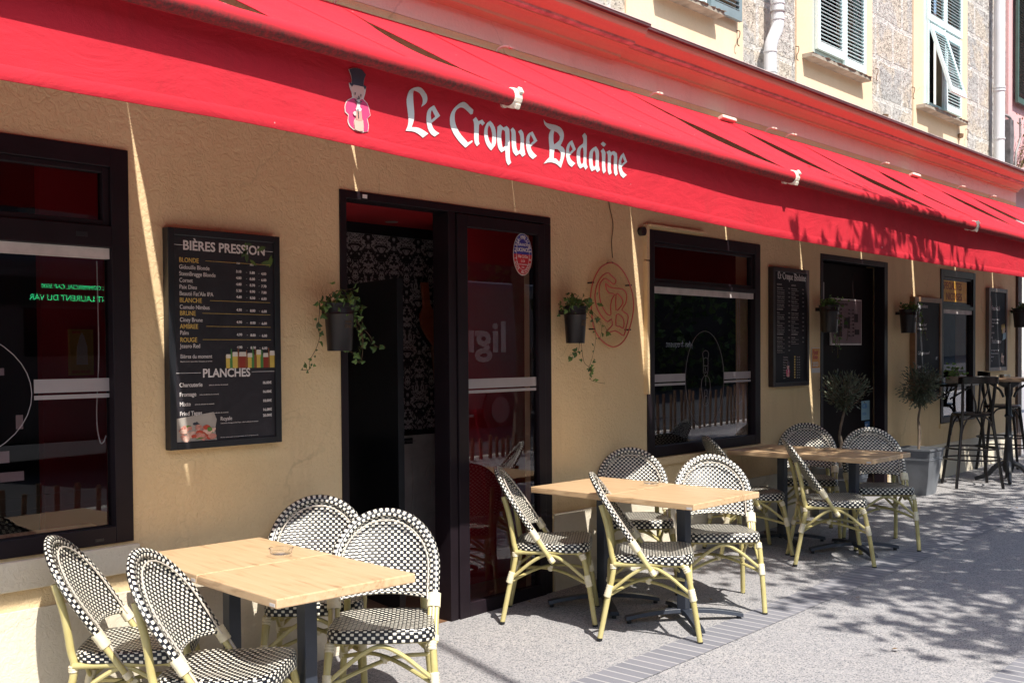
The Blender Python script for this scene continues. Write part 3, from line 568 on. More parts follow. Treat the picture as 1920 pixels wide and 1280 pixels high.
g=MB(); g.lathe([(0,-.004),(.04,-.004),(.045,0)],(4.75,1.0,2.428),20); g.build('ceiling_spotlight',M['inkdim'],cl)
# inner door ajar
g=MB(); d0,d1=Vector((4.25,.39,0)),Vector((4.44,1.12,0)); e=(d1-d0).normalized(); nn=Vector((-e.y,e.x,0))*.04
vs=[d0,d1,d1-nn,d0-nn]; g.add([tuple(v) for v in vs]+[tuple(v+Vector((0,0,2.0))) for v in vs],[(0,1,2,3),(4,7,6,5),(0,4,5,1),(1,5,6,2),(2,6,7,3),(3,7,4,0)])
idr=g.build('inner_door',M['black'],bld)
# second doorway
g=MB(); framebars(g,[(8.95,9.0,0,2.42),(10.33,10.41,0,2.42),(9.0,10.33,2.37,2.42)],-.006,.10); f2=g.build('door_frame',M['frame'],bld,bevel=.003)
g=MB(); g.box(9.002,10.32,.11,.15,.0+.02,2.36); d2=g.build('dark_door_leaf',flat('dark brown varnished door',(.006,.003,.003),.6,spec=.08),bld)
g=MB(); g.box(9.36,10.02,.094,.109,1.60,2.04); mfr=g.build('framed_notice',M['zinctop'],d2)
g=MB(); g.box(9.375,10.005,.091,.0935,1.615,2.025); nf=g.build('paper',flat('pinkish notice paper',(.16,.11,.115),.8),mfr)
textblock([('AFFICHAGE DES PRIX',9.42,.0895,1.975,.03,{})]+[(('Cafe ....... ' if k%2 else 'Menu du jour . ')+('%d,%d0'%(2+k,k%9)),9.40+(k%2)*.31,.0895,1.93-.035*(k//2),.022,{}) for k in range(16)],M['darkroom'],nf)
g=MB()
for a,b,c,d in ((9.63,9.75,1.76,1.86),(9.85,9.93,1.82,1.9),(9.86,9.96,1.70,1.75),(9.45,9.58,1.68,1.78)): g=MB(); g.box(a,b,.0888,.0905,c,d); g.build('printed_block',M['darkroom'],nf)
def sticker(name,x0,x1,z0,z1,y,mat,parent,items=(),tm=None):
    g=MB(); g.box(x0,x1,y-.001,y,z0,z1); s=g.build(name,mat,parent)
    if items: textblock([(b,x,y-.0016,z,sz,kw) for b,x,z,sz,kw in items],tm or M['white'],s)
    return s
blue=flat('blue sticker',(.05,.16,.36),.5); lblue=flat('pale blue sticker',(.20,.33,.40),.5); orange=flat('orange sticker',(.62,.26,.03),.5)
sticker('card_sticker',10.05,10.24,.86,1.05,.109,lblue,d2,[('CB',10.07,.98,.06,dict(bold=.002,sx=1.4)),('VISA',10.07,.91,.04,dict(sx=1.2))],blue)
sticker('card_sticker',10.13,10.24,.765,.845,.109,blue,d2,[('EC',10.14,.785,.05,{})])
sticker('small_white_sticker',9.62,9.70,1.15,1.22,.109,M['inkdim'],d2); sticker('small_white_sticker',9.11,9.25,2.02,2.18,.109,M['inkdim'],d2)
# door licence plate on glass
lic=MB(); cx,cz,rx,rz=4.945,2.157,.088,.130
def ell(mb,rx,rz,y,a0=0,a1=360,n=48):
    P=[(cx+rx*math.cos(R(a0+(a1-a0)*i/n)),cz+rz*math.sin(R(a0+(a1-a0)*i/n))) for i in range(n+ (0 if a1-a0==360 else 1))]
    mb.poly(P[::-1],y-.0008,y); return mb
lo=ell(MB(),rx,rz,.0035).build('licence_oval_sticker',M['ink'],dr)
redm=flat('sticker red',(.45,.02,.03),.5); blum=flat('sticker blue',(.03,.03,.22),.5)
ell(MB(),rx*.95,rz*.965,.0025,180,360).build('red_half',redm,lo); ell(MB(),rx*.95,rz*.965,.0025,0,180).build('blue_half',blum,lo)
gr=MB(); gr.tube([(cx+rx*.68*math.cos(t/40*2*math.pi),.0014,cz+rz*.74*math.sin(t/40*2*math.pi)) for t in range(40)],.0012,4,closed=True,up=(0,1,0)); gr.build('white_ring',M['ink'],lo)
its=[]
def arc(s,a0,a1,out=True):
    for i,ch in enumerate(s):
        a=R(a0+(a1-a0)*(i+.5)/len(s)); k=.76 if out else .90
        tx=-math.sin(a)*rx; tz=math.cos(a)*rz
        rot=math.atan2(tz,tx)+(math.pi if out else 0)
        px,pz=cx+rx*(.80)*math.cos(a),cz+rz*(.835)*math.sin(a); sz=.026
        px+=-.009*math.cos(rot)+.009*math.sin(rot); pz+=-.009*math.sin(rot)-.009*math.cos(rot)
        if ch!=' ': its.append((ch,px,.0012,pz,sz,dict(rot=rot,bold=.0005)))
arc('ALPES-MARITIMES',176,4); arc('TOUS ALCOOLS',188,352,False)
its+=[('GRANDE',cx,.0012,cz+.052,.025,dict(align='CENTER',sx=.9)),('LICENCE',cx,.0012,cz+.018,.032,dict(align='CENTER',sx=.85,bold=.0006)),('IVe CATie',cx,.0012,cz-.022,.027,dict(align='CENTER',sx=.8)),('LOI',cx,.0012,cz-.048,.022,dict(align='CENTER')),('du 24 septembre',cx,.0012,cz-.065,.012,dict(align='CENTER')),('1941',cx,.0012,cz-.084,.014,dict(align='CENTER'))]
textblock(its,M['ink'],lo)
# stickers and poster behind the left window
po=MB(); po.box(2.765,2.90,1.47,1.499,1.44,1.70); pst=empty('beer_poster'); tag(pst,'small yellow vintage beer poster on the red wall behind the left window','poster')
po.build('board',flat('poster ochre',(.40,.25,.05),.6),pst); g=MB(); g.poly([(2.80,1.50),(2.865,1.50),(2.862,1.60),(2.845,1.66),(2.833,1.68),(2.82,1.66),(2.803,1.60)],1.466,1.4695); g.build('figure',flat('poster white',(.5,.48,.42),.6),pst)
textblock([('BIERE',2.775,1.465,1.675,.02,{}),('BEER FROID',2.772,1.465,1.452,.022,dict(sx=.9))],redm,pst); settle(pst,(2.83,1.48,1.44))
st=empty('sticker_column'); tag(st,'faded white notices stuck in the darkness behind the left window pane','notice')
for a,b,c,d in ((1.80,1.835,1.50,1.57),(1.80,1.835,1.40,1.48),(1.86,1.885,1.47,1.50),(1.84,1.90,1.10,1.15),(1.86,1.96,1.02,1.06),(1.93,1.96,1.24,1.30)):
    g=MB(); g.box(a,b,.21,.212,c,d); g.build('notice_card',M['inkdim'],st)
settle(st,(1.85,.21,1.0))
# sticker on wall beside second door
pf=empty('guide_sticker'); tag(pf,'orange 2023 guide sticker on the wall left of the second doorway','sticker')
g=MB(); g.box(8.778,8.938,-.004,.001,1.352,1.574); g.build('card',M['ink'],pf); g=MB(); g.box(8.784,8.932,-.0055,-.004,1.395,1.568); g.build('orange_field',orange,pf)
textblock([('Petit',8.79,-.0062,1.515,.055,dict(shear=.2,bold=.001)),('fute',8.80,-.0062,1.475,.055,dict(shear=.2,bold=.001))],redm,pf,'red_lettering'); textblock([('2023',8.79,-.0062,1.41,.056,dict(bold=.001))],M['ink'],pf,'year'); settle(pf,(8.858,0,1.352))
# upper windows and shutters
def shutter(x0,x1,z0,z1,y,par,mat,tilt=0.,name='shutter',split=None):
    t=MB(); f=.05; rails=[z0,z1]
    t.box(x0,x0+f,y-.03,y,z0,z1); t.box(x1-f,x1,y-.03,y,z0,z1)
    segs=[(z0,split),(split,z1)] if split else [(z0,z1)]
    for a,b in segs:
        t.box(x0+f,x1-f,y-.03,y,a,a+.07); t.box(x0+f,x1-f,y-.03,y,b-.07,b)
        k=int((b-a-.14)/.033)
        for i in range(k):
            zc=a+.07+(i+.5)*(b-a-.14)/k; t.obox(((x0+x1)/2,y-.016,zc),x1-x0-2*f,.042,.007,Matrix.Rotation(R(38),3,'X'))
    if tilt:
        c,s=math.cos(tilt),math.sin(tilt); t.v=[(a,y-.03+(b-(y-.03))*c-(z1-d)*s,z1+(-(z1-d))*c-(b-(y-.03))*s*0) for a,b,d in t.v]
    return t.build(name,mat,par)
sh=flat('pale blue green shutter paint',(.64,.77,.77),.6,var=.08,vs=5); gsh=flat('dark green shutter paint',(.05,.09,.07),.6,var=.2)
def upwin(x0,x1,z0,side=None,z1=6.3):
    g=MB(); framebars(g,[(x0,x0+.04,z0,z1),(x1-.04,x1,z0,z1),(x0+.04,x1-.04,z0,z0+.05)],-.02,.06); f=g.build('window',sh,bld)
    return f
def sill(f,x0,x1,z):
    rnd=random.Random(5); mb=MB(); n=26; top=[];lo=[]
    mb.grid(lambda u,v:(x0+(x1-x0)*u,-.11+.11*v+(rnd.uniform(-.012,.012) if v<.1 else 0),z),n,1); mb.grid(lambda u,v:(x0+(x1-x0)*u,-.11+.11*v,z-.035),n,1)
    mb.box(x0,x1,-.10,-.0045,z-.034,z-.001); mb.build('sill',flat('worn slate sill',(.35,.30,.24),.85,var=.3,vs=10),f)
f=upwin(6.45,7.07,4.14); pane('pane',6.49,7.03,4.19,6.3,.05,f); sill(f,6.34,7.16,4.13); shutter(7.04,7.50,4.14,6.3,-.028,f,flat('faded blue grey shutter',(.2,.26,.28),.6))
f=upwin(8.80,9.79,4.15); sill(f,8.60,9.80,4.12); shutter(8.80,9.33,4.20,6.3,-.025,f,sh); shutter(9.335,9.79,4.16,6.3,-.025,f,sh)
f=upwin(11.31,12.33,4.13); sill(f,11.12,12.36,4.10)
shutter(11.33,11.80,5.02,6.3,-.025,f,sh); shutter(11.805,12.31,5.02,6.3,-.025,f,sh); shutter(11.36,11.79,4.20,4.99,-.03,f,sh,tilt=R(17),name='tilted_shutter_flap'); shutter(11.82,12.29,4.15,4.99,-.028,f,sh)
g=MB(); g.box(11.33,11.36,-.05,-.02,4.15,5.02); g.box(11.79,11.82,-.05,-.02,4.15,5.02); g.build('shutter_stile',sh,f)
# small iron fittings on the upper wall
im=flat('rusty iron',(.16,.09,.05),.8,var=.4,vs=30)
for x,z in ((7.50,4.02),(8.48,4.10),(10.10,4.22),(11.0,4.20),(12.55,4.0)):
    g=MB(); g.tube(smooth_path([(x,-.005,z+.06),(x,-.035,z+.05),(x-.02,-.04,z),(x-.04,-.04,z-.02),(x-.045,-.04,z-.06),(x-.02,-.04,z-.07)],3),.0045,5); g.build('iron_hook',im,bld)
for x,z in ((10.28,3.84),(12.33,3.95)): g=MB(); g.lathe([(0,-.03),(.03,-.02),(.035,.02),(0,.03)],(x,-.03,z),8); g.build('iron_stub',im,bld)
# wires and rail on the facade
g=MB(); g.tube(smooth_path([(5.80,-.006,2.70),(5.82,-.006,2.55),(5.86,-.008,2.42),(5.845,-.006,2.30),(5.85,-.01,2.19)],4),.003,5); cb=g.build('wall_cable',M['stem'])
tag(cb,'thin brown cable running down the wall above the neon monogram','cable')
rl=empty('blind_rail_box'); tag(rl,'thin cream awning rail with black end wheel above the middle window','rail')
g=MB(); g.box(6.26,7.0,-.045,-.0005,2.437,2.452); g.box(6.225,6.26,-.03,-.0005,2.2,2.45); g.build('rail',M['stucco'],rl); g=MB(); g.tube([(6.18,-.005,2.395),(6.18,-.04,2.395)],.032,16,up=(1,0,0)); g.build('end_wheel',M['black'],rl); settle(rl,(6.26,0,2.4))
g=MB(); g.box(6.225,6.25,-.035,-.0005,1.25,2.19); o=g.build('conduit',M['stucco']); tag(o,'cream conduit strip fixed along the left edge of the middle window','conduit')
# drainpipes
pm=M['pipe']
d=empty('drainpipe'); g=MB(); P=[(7.865,-.1,3.715),(7.865,-.1,3.98),(7.875,-.1,4.03),(7.90,-.1,4.075),(7.955,-.1,4.15),(7.982,-.1,4.20),(7.99,-.1,4.26),(7.99,-.1,9)]
g.tube(P,.052,16,up=(1,0,0)); g.build('pipe',pm,d,smooth=True); 
for z,x in ((3.80,7.865),(3.965,7.865),(4.25,7.988),(4.38,7.99),(4.50,7.99)): g=MB(); g.tube([(x,-.1,z),(x,-.1,z+.012)],.058,16,up=(1,0,0)); g.build('collar',pm,d)
g=MB(); g.tube([(7.99,-.1,4.315),(7.99,-.1,4.325)],.060,16,up=(1,0,0)); g.build('clamp',M['inkdim'],d)
tag(d,'white plastic drainpipe with an elbow bend between the cream bays','drainpipe'); settle(d,(7.865,-.1,3.715))
d=empty('drainpipe'); g=MB(); g.tube([(13.40,-.10,3.715),(13.40,-.1,9)],.062,16,up=(1,0,0)); g.build('pipe',pm,d,smooth=True)
for z in (4.05,4.62,4.655): g=MB(); g.tube([(13.40,-.1,z),(13.40,-.1,z+.02)],.070,16,up=(1,0,0)); g.build('collar',pm,d)
tag(d,'straight white drainpipe at the right end of the stone wall','drainpipe'); settle(d,(13.4,-.1,3.72))
g=MB(); g.tube(smooth_path([(13.78,-.12,3.72),(13.80,-.12,3.95),(13.84,-.12,4.15),(13.75,-.12,4.35),(13.55,-.08,4.38)],5),.018,6); g.tube(smooth_path([(13.86,-.14,3.72),(13.9,-.14,3.95),(14.05,-.14,4.15),(14.04,-.14,4.4)],5),.014,6); o=g.build('cable_bundle',M['inkdim']); tag(o,'loose grey cables hanging beside the right drainpipe','cable')
g=MB(); g.box(13.62,13.74,-.16,.0,3.715,4.32); o=g.build('wall_duct',flat('dark duct',(.12,.11,.11),.7,var=.4,vs=12)); tag(o,'dark vertical duct between the right drainpipe and the cables','duct')
# neighbour
cp=empty('climbing_plant'); tag(cp,'thin climbing plant with reddish leaves beside the pink house wall','plant'); rnd=random.Random(21); sm=MB(); lf=MB()
for k in range(9):
    S=smooth_path([(14.1+rnd.uniform(-.1,.2),-.05,3.73),(14.2+rnd.uniform(-.15,.25),-.15,4.0),(14.2+rnd.uniform(-.2,.4),-.2,4.2+rnd.uniform(0,.35))],5); sm.tube(S,.004,4)
    for p in S:
        for q in range(3):
            d=Vector([rnd.uniform(-1,1) for _ in range(3)]).normalized(); s=d.cross(Vector((.3,.5,1))).normalized(); c=p+Vector([rnd.gauss(0,.04) for _ in range(3)]); lf.add([c,c+d*.02+s*.009,c+d*.045,c+d*.02-s*.009],[(0,1,2,3)])
sm.build('stem',M['stem'],cp); lf.build('foliage',leafmat('reddish leaf',(.12,.14,.03),(.24,.20,.05),(.35,.14,.07)),cp,fix=False); settle(cp,(14.15,-.1,3.72))
nb=empty('pink_house'); tag(nb,'pink rendered neighbouring house with a dark green shutter at the right edge','house')
g=MB(); g.box(13.985,22,-.02,.3,3.75,9.5); g.box(14.9,22,.3,.5,3.0,3.75); g.build('wall',M['pink'],nb); wn=shutter(14.12,14.75,4.62,6.4,-.06,nb,gsh)
settle(nb,(14,0,3.0))
# far right: passage end and far house
g=MB(); g.box(14.37,14.52,-.03,.25,gz(14.4),2.9); o=g.build('gate_post',flat('brown post',(.10,.065,.05),.7)); tag(o,'brown post at the right end of the terrace wall','post')
fhs=empty('far_house'); g=MB(); g.box(34,46,9,13,0,12); g.build('wall',M['plainwall'],fhs); g=MB(); g.box(33.6,46.3,8.7,13.3,12,12.3); g.build('roof',M['brownwood'],fhs)
for k in range(4):
    g=MB(); g.box(35+k*2.6,36.1+k*2.6,8.97,9.02,5,7); g.build('window',M['black'],fhs)
tag(fhs,'pale far building seen past the right end of the terrace','house'); settle(fhs,(40,11,0))
# ---------------------------------------------------------------- awning
TUBE=[(-1,2.69),(1.8,2.668),(2.48,2.659),(3.44,2.636),(4.33,2.619),(5.71,2.592),(8.72,2.556),(10.2,2.548),(16,2.52)]
ZB=[(-2,2.335),(1.29,2.338),(2.09,2.343),(2.53,2.334),(3.11,2.317),(3.8,2.295),(4.62,2.267),(5.73,2.236),(7.24,2.216),(8.76,2.215),(10.21,2.215),(16,2.21)]
tz=lambda x:interp(TUBE,x); zb=lambda x:interp(ZB,x)
def yv(x,z):
    t=(tz(x)-z)/.35
    return -1.25+.006*math.sin(x*2.3+z*3)+.004*math.sin(x*5.1+1.3+z*7)*t-.010*math.sin(x*1.1)*t*t
aw=empty('awning'); tag(aw,'long red cloth awning with white blackletter cafe name over the terrace','awning')
AX0,AX1=-.9,14.7
SE=[-.9,.99,2.235,3.49,4.73,5.945,7.205,8.435,9.67,10.9,12.12,13.35,14.7]
GAP={2.235:(.034,.40,1.24),3.49:(.028,.22,.95),5.945:(.042,.42,1.24),7.205:(.015,.20,1.0),8.435:(.042,.42,1.25),9.67:(.020,.2,.62),10.9:(.042,.3,1.05),12.12:(.024,.2,1.1),13.35:(.026,.3,1.2)}
def lens(b,d):
    if b not in GAP: return 0,0
    w_,a,c=GAP[b]; t=(d-a)/(c-a)
    if t<0 or t>1: return 0,max(0,1-abs(d-.6)/.6)*.5
    return w_*min(1,t*5,(1-t)*6),math.sin(t*math.pi)
def roofz(x,d):
    r=.036; zt=tz(x)+r
    return 3.36+(zt-3.36)*(d/1.31)-.018*math.sin(math.pi*d/1.31)*(1+.5*math.sin(x*4))
rf=MB()
for a,b in zip(SE,SE[1:]):
    def fn(u,v,a=a,b=b):
        d=.02+v*1.29; wa,sa=lens(a,d); wb,sb=lens(b,d)
        xa=a+wa/2+(.0 if a in GAP else .001); xb=b-wb/2-(.0 if b in GAP else .001); x=xa+(xb-xa)*u
        z=roofz(x,d)-.016*sb*max(0,(u-.72)/.28)**2+.012*sa*max(0,(.22-u)/.22)**1.5
        z+=.006*math.sin(u*9+a*7)*math.sin(v*math.pi)
        return (x,-d,z)
    rf.grid(fn,24,26)
    n=25
    rf.grid(lambda u,v,f=fn:(f(u,v)[0],f(u,v)[1],f(u,v)[2]-.003),24,26)
roof=rf.build('roof_cloth',M['fabric'],aw,smooth=True,fix=False)
vl=MB(); nx=300
def vfn(u,v): 
    x=AX0+(AX1-AX0)*u; z=zb(x)+.042+(tz(x)-.005-zb(x)-.042)*v; return (x,yv(x,z),z)
vl.grid(vfn,nx,10); vl.grid(lambda u,v:tuple(p+(.002 if i==1 else 0) for i,p in enumerate(vfn(u,v))),nx,10)
val=vl.build('valance',M['fabric'],aw,smooth=True,fix=False)
hm=MB()
def hfn(u,v):
    x=AX0+(AX1-AX0)*u; z=zb(x)+.046*v; y=yv(x,z); off=(-.005+.004*abs(v*2-1)**3)
    return (x,y+off,z)
hm.grid(hfn,nx,6); hm.grid(lambda u,v:(hfn(u,v)[0],yv(hfn(u,v)[0],hfn(u,v)[2])+.004,hfn(u,v)[2]),nx,2); hm.build('hem',M['fabric'],aw,smooth=True,fix=False)
JO=[-.9,3.40,5.90,8.98,14.7]
for a,b in zip(JO,JO[1:]):
    n=int((b-a)/.25); g=MB(); P=[(a+(b-a)*i/n,-1.32,tz(a+(b-a)*i/n)) for i in range(n+1)]
    g.tube(P,.037,20,uvl=True,up=(0,0,1))
    g.uv=[[(p[0],(p[1]/(2*math.pi*.037))%1.0001) for p in f] for f in g.uv]
    g.build('front_bar',M['bar'],aw,smooth=True)
for x in JO[1:-1]:
    g=MB(); z=tz(x); g.tube([(x-.025,-1.32,z),(x-.015,-1.32,z),(x+.015,-1.32,z),(x+.025,-1.32,z)],[.039,.043,.043,.039],18); g.obox((x,-1.34,z-.036),.028,.03,.024,Matrix.Rotation(R(25),3,'X')); g.obox((x+.008,-1.355,z+.024),.024,.024,.03,Matrix.Rotation(R(-30),3,'X')); cl_=g.build('joint_clip',M['cream'],aw,bevel=.004)
    # folding arm under the cloth
    g=MB(); g.tube([(x,-1.28,z-.02),(x+.25,-.75,z+.12),(x+.02,-.03,3.15)],.016,8); g.build('folding_arm',M['cream'],aw)
for x in (3.5,4.72,6.30,7.95,8.29,10.2,12.27,13.3):
    g=MB(); z=3.35; g.tube(smooth_path([(x-.02,-.0,z-.03),(x-.02,-.03,z+.01),(x,-.055,z+.028),(x+.03,-.075,z+.026)],4),.008,6); g.obox((x+.034,-.078,z+.024),.032,.022,.014); g.build('wall_hook',M['cream'],aw,bevel=.002)
for x in (7.2,10.85): g=MB(); g.obox((x,-.10,3.325),.20,.05,.028,Matrix.Rotation(R(-20),3,'X')); g.build('rail_clip',M['cream'],aw,bevel=.006)
paint=flat('white awning paint',(.72,.72,.70),.7,var=.04)
yf=lambda x,z:yv(x,z)-.0022
shape_mesh(LETTERS,yf,'lettering',paint,aw,ext=.0008)
shape_mesh([[[(x+10300,z-65) for x,z in r] for r in l] for l in LETTERS[:2]],yf,'lettering',paint,aw,ext=.0008)
cols=dict(outline=(.72,.55,.5),coat=(.62,.05,.16),face=(.72,.42,.36),hat=(.05,.04,.06),shirt=(.7,.66,.62),barrel=(.66,.42,.33),box=(.60,.30,.24),hand=(.7,.55,.5))
cmats={k:flat('emblem '+k,c,.7,var=.05) for k,c in cols.items()}
def emblem(dx,dz,yfn,parent,s=1.,ox=0,oz=0):
    e=None
    for i,(n,p) in enumerate(MAN):
        q=[(x+dx,z+dz) for x,z in p]
        o=shape_mesh([[q]],lambda x,z,i=i:yfn(x,z)-.0007*(i+1),'emblem_'+n,cmats[n],parent if e is None else e,ext=.0003,sc=s,ox=ox,oz=oz)
        if e is None: e=o
    # features
    cx=sum(x for x,z in MAN[3][1])/len(MAN[3][1]); 
    g=MB(); P=lambda x,z:((x+dx)/1000*s+ox,yfn((x+dx)/1000*s+ox,(z+dz)/1000*s+oz)-.0075*(1 if s>.9 else .3),(z+dz)/1000*s+oz)
    zc=max(z for x,z in MAN[3][1]); 
    for l in ([(-14,-32),(-14,-40)],[(14,-34),(14,-42)],[(2,-42),(6,-52),(-3,-54)],[(-18,-58),(-8,-66),(6,-67),(18,-60)],[(-2,-92),(0,-125)]): g.tube([P(cx+a,zc+b) for a,b in l],.0022*s,4,up=(0,1,0))
    g.build('emblem_drawn_lines',cmats['hat'],e)
    return e
emblem(0,0,yf,aw); emblem(9960,-62,yf,aw)
for x in (1.6,2.86,4.11,4.74,5.35,6.58,7.82,9.05,10.3,11.5,12.7):
    g=MB(); g.grid(lambda u,v,x=x:(x+(u-.5)*.012,-(.03+v*1.27),roofz(x,.03+v*1.27)+.0085),1,20); g.grid(lambda u,v,x=x:(x+(u-.5)*.012,-(.03+v*1.27),roofz(x,.03+v*1.27)+.0005),1,20,flip=True); g.build('seam',M['fabric'],roof,fix=False)
settle(aw,(6.5,-.6,2.2))
# ---------------------------------------------------------------- neon monogram
ne=empty('neon_sign'); tag(ne,'unlit red tube neon monogram CB in an oval on clear acrylic','neon sign')
nm=flat('unlit red neon tube',(.50,.07,.05),.3,var=.1,spec=.7)
for i,r in enumerate(NEON):
    g=MB(); P=[(x/1000,-.045,z/1000) for x,z in r[:-1]]; g.tube(smooth_path(P,4 if i==0 else 2,True),.0048,6,closed=True,up=(0,1,0)); g.build('oval_tube' if i==0 else 'letter_tube',nm,ne,smooth=True)
xs=[p[0] for p in NEON[0]]; zs=[p[1] for p in NEON[0]]; ccx,ccz,rrx,rrz=(min(xs)+max(xs))/2000,(min(zs)+max(zs))/2000,(max(xs)-min(xs))/2000+.012,(max(zs)-min(zs))/2000+.012
g=MB(); g.poly([(ccx+rrx*math.cos(t/48*2*math.pi),ccz+rrz*math.sin(t/48*2*math.pi)) for t in range(48)][::-1],-.032,-.028); g.build('acrylic_plate',glass('acrylic',(.98,.975,.95),.8),ne)
g=MB()
for a in (30,150,215,325,90): x,z=ccx+rrx*.97*math.cos(R(a)),ccz+rrz*.97*math.sin(R(a)); g.tube([(x,0,z),(x,-.05,z)],.006,6,up=(1,0,0))
g.build('standoff',M['black'],ne); settle(ne,(ccx,0,ccz-rrz))
# ---------------------------------------------------------------- menu boards
def board(x0,x1,z0,z1,fwd,name,label,cat,fm,pm_,fwid=.025):
    r=empty(name); tag(r,label,cat)
    g=MB()
    for a in ((x0,x0+fwid,z0,z1),(x1-fwid,x1,z0,z1),(x0+fwid,x1-fwid,z0,z0+fwid),(x0+fwid,x1-fwid,z1-fwid,z1)): g.box(a[0],a[1],-fwd,-.001,a[2],a[3])
    g.build('frame',fm,r,bevel=.003); g=MB(); g.box(x0+fwid-.002,x1-fwid+.002,-fwd+.012,-.002,z0+fwid-.002,z1-fwid+.002); p=g.build('panel',pm_,r); return r,p
slate_gloss=NT('glossy slate print'); co=slate_gloss.coord(); f=slate_gloss.noise(7,co,8,.7,1.2); slate_gloss.base(slate_gloss.ramp(f,[(.35,(.016,.014,.017)),(.6,(.028,.025,.030)),(.8,(.05,.046,.052))])).rough(.3)
r,p=board(2.503,3.103,1.121,2.123,.05,'menu_board','large black framed beer and planches menu board beside the left window','menu board',M['black'],slate_gloss.m,.032)
Y=-.0395
H=[('BIÈRES PRESSION',2.803,Y,2.028,.060,dict(align='CENTER',bold=.0012,sx=.98)),('PLANCHES',2.803,Y,1.447,.056,dict(align='CENTER',bold=.0012,sx=.95))]
[textblock([h],M['ink'],p,'heading') for h in H]
rows=[('BLONDE',1.975,1),('Gidouille Blonde',1.943,0),('SteenBrugge Blonde',1.913,0),('Cornet',1.883,0),('Paix Dieu',1.853,0),("Beauté Fat'Ale IPA",1.823,0),('BLANCHE',1.793,1),('Cumulo Nimbus',1.762,0),('BRUNE',1.734,1),('Ciney Brune',1.704,0),('AMBREE',1.674,1),('Palm',1.645,0),('ROUGE',1.613,1),('Jezero Red',1.585,0)]
textblock([(t,2.562,Y,z-.004,.030,dict(bold=.0002,sx=.86)) for t,z,h in rows if h],M['gold'],p,'category_heading')
pr=['3.10 - 5.80 - 4.00','4.80 - 8.00 - 6.00','4.80 - 8.70 - 7.70','5.20 - 8.90 - 7.80','4.60 - 8.50 - 6.80','4.90 - 8.00 - 6.00','4.90 - 8.00 - 6.00','4.90 - 8.00 - 6.00','4.90 - 8.00 - 6.00']
it=[(t,2.562,Y,z-.003,.0275,dict(sx=.84)) for t,z,h in rows if not h]
k=0
for t,z,h in rows:
    if not h: 
        a,b,c=pr[k].split(' - '); k+=1
        it+=[(a,2.86,Y,z-.006,.017,dict(bold=.0005)),('-',2.915,Y,z-.006,.017,{}),(b,2.935,Y,z-.008,.017,dict(bold=.0005)),('-',2.985,Y,z-.008,.017,{}),(c,3.0,Y,z-.010,.017,dict(bold=.0005))]
it+=[('25cl',2.862,Y,1.978,.012,{}),('50cl',2.937,Y,1.974,.012,{}),('Bières du moment',2.562,Y,1.535,.026,dict(sx=.84)),('Régulièrement renouvelées / demandez au serveur',2.562,Y,1.518,.008,{})]
for t,z,pz in (('Charcuterie',1.405,'16.00€'),('Fromage',1.362,'16.00€'),('Mixte',1.318,'18.00€'),('Fried Tapas',1.275,'16.00€')): it+=[(t,2.555,Y,z,.027,dict(sx=.9,bold=.0004)),('(selon la sélection du moment)',2.555+.0125*len(t)+.015,Y,z+.003,.008,{}),(pz,3.0,Y,z+.003,.018,dict(bold=.0005))]
it+=[('Royale',2.765,Y,1.243,.026,dict(sx=.9)),('20.00€',3.0,Y,1.25,.018,dict(bold=.0005)),('Charcuterie, Fromage et Fried Tapas - selon la sélection du moment',2.765,Y,1.228,.0075,{}),('Prix nets, service compris. La carte peut évoluer selon les arrivages du marché',2.765,Y,1.162,.0065,{})]
textblock(it,M['ink'],p,'small_lettering')
g=MB()
for t,z,h in rows:
    if h: x=2.575+.0205*len(t); g.box(x,3.05,Y-.0004,Y+.0004,z+.007,z+.0085)
g.build('gold_rule',M['gold'],p)
g=MB()
for a,b,z in ((2.535,2.585,2.047),(3.02,3.07,2.047),(2.535,2.665,1.467),(2.94,3.07,1.467)): g.box(a,b,Y-.0004,Y+.0004,z,z+.002)
g.build('white_rule',M['ink'],p)
def flatpoly(name,pts,mat,par,y=Y): g=MB(); g.poly(pts,y-.0006,y+.0004); return g.build(name,mat,par)
# printed photographs on the board: beer glasses and bottles, a plate of ham, leaves
amber=flat('amber print',(.50,.22,.03),.4); gold2=flat('lager print',(.55,.40,.08),.4); grn=flat('green bottle print',(.06,.20,.05),.4); brn=flat('brown bottle print',(.22,.07,.02),.4); foam=flat('foam print',(.6,.56,.48),.5); redb=flat('red ale print',(.24,.03,.015),.4)
x=2.80
for i,(w_,h_,mt,bt) in enumerate([(.022,.06,gold2,0),(.016,.09,grn,1),(.026,.07,gold2,0),(.014,.10,brn,1),(.036,.07,redb,0),(.014,.085,brn,1),(.024,.065,gold2,0),(.015,.10,grn,1),(.015,.09,brn,1),(.024,.08,gold2,0),(.018,.085,grn,1),(.026,.065,redb,0),(.015,.095,brn,1),(.026,.075,gold2,0)]):
    z0=1.487
    if bt: flatpoly('printed_bottle',[(x,z0),(x+w_,z0),(x+w_,z0+h_*.6),(x+w_*.65,z0+h_*.75),(x+w_*.65,z0+h_),(x+w_*.35,z0+h_),(x+w_*.35,z0+h_*.75),(x,z0+h_*.6)],mt,p,Y-.0002*(i%3))
    else: q=flatpoly('printed_beer_glass',[(x,z0),(x+w_,z0),(x+w_*1.05,z0+h_),(x-w_*.05,z0+h_)],mt,p,Y-.0002*(i%3)); flatpoly('foam',[(x-w_*.05,z0+h_*.78),(x+w_*1.05,z0+h_*.78),(x+w_,z0+h_*1.08),(x,z0+h_*1.08)],foam,q,Y-.0016)
    x+=w_*.92
flatpoly('printed_table_photo',[(2.537,1.155),(2.745,1.155),(2.735,1.20),(2.745,1.25),(2.73,1.285),(2.537,1.262)],flat('printed white cloth',(.34,.31,.27),.4),p)
rnd=random.Random(8)
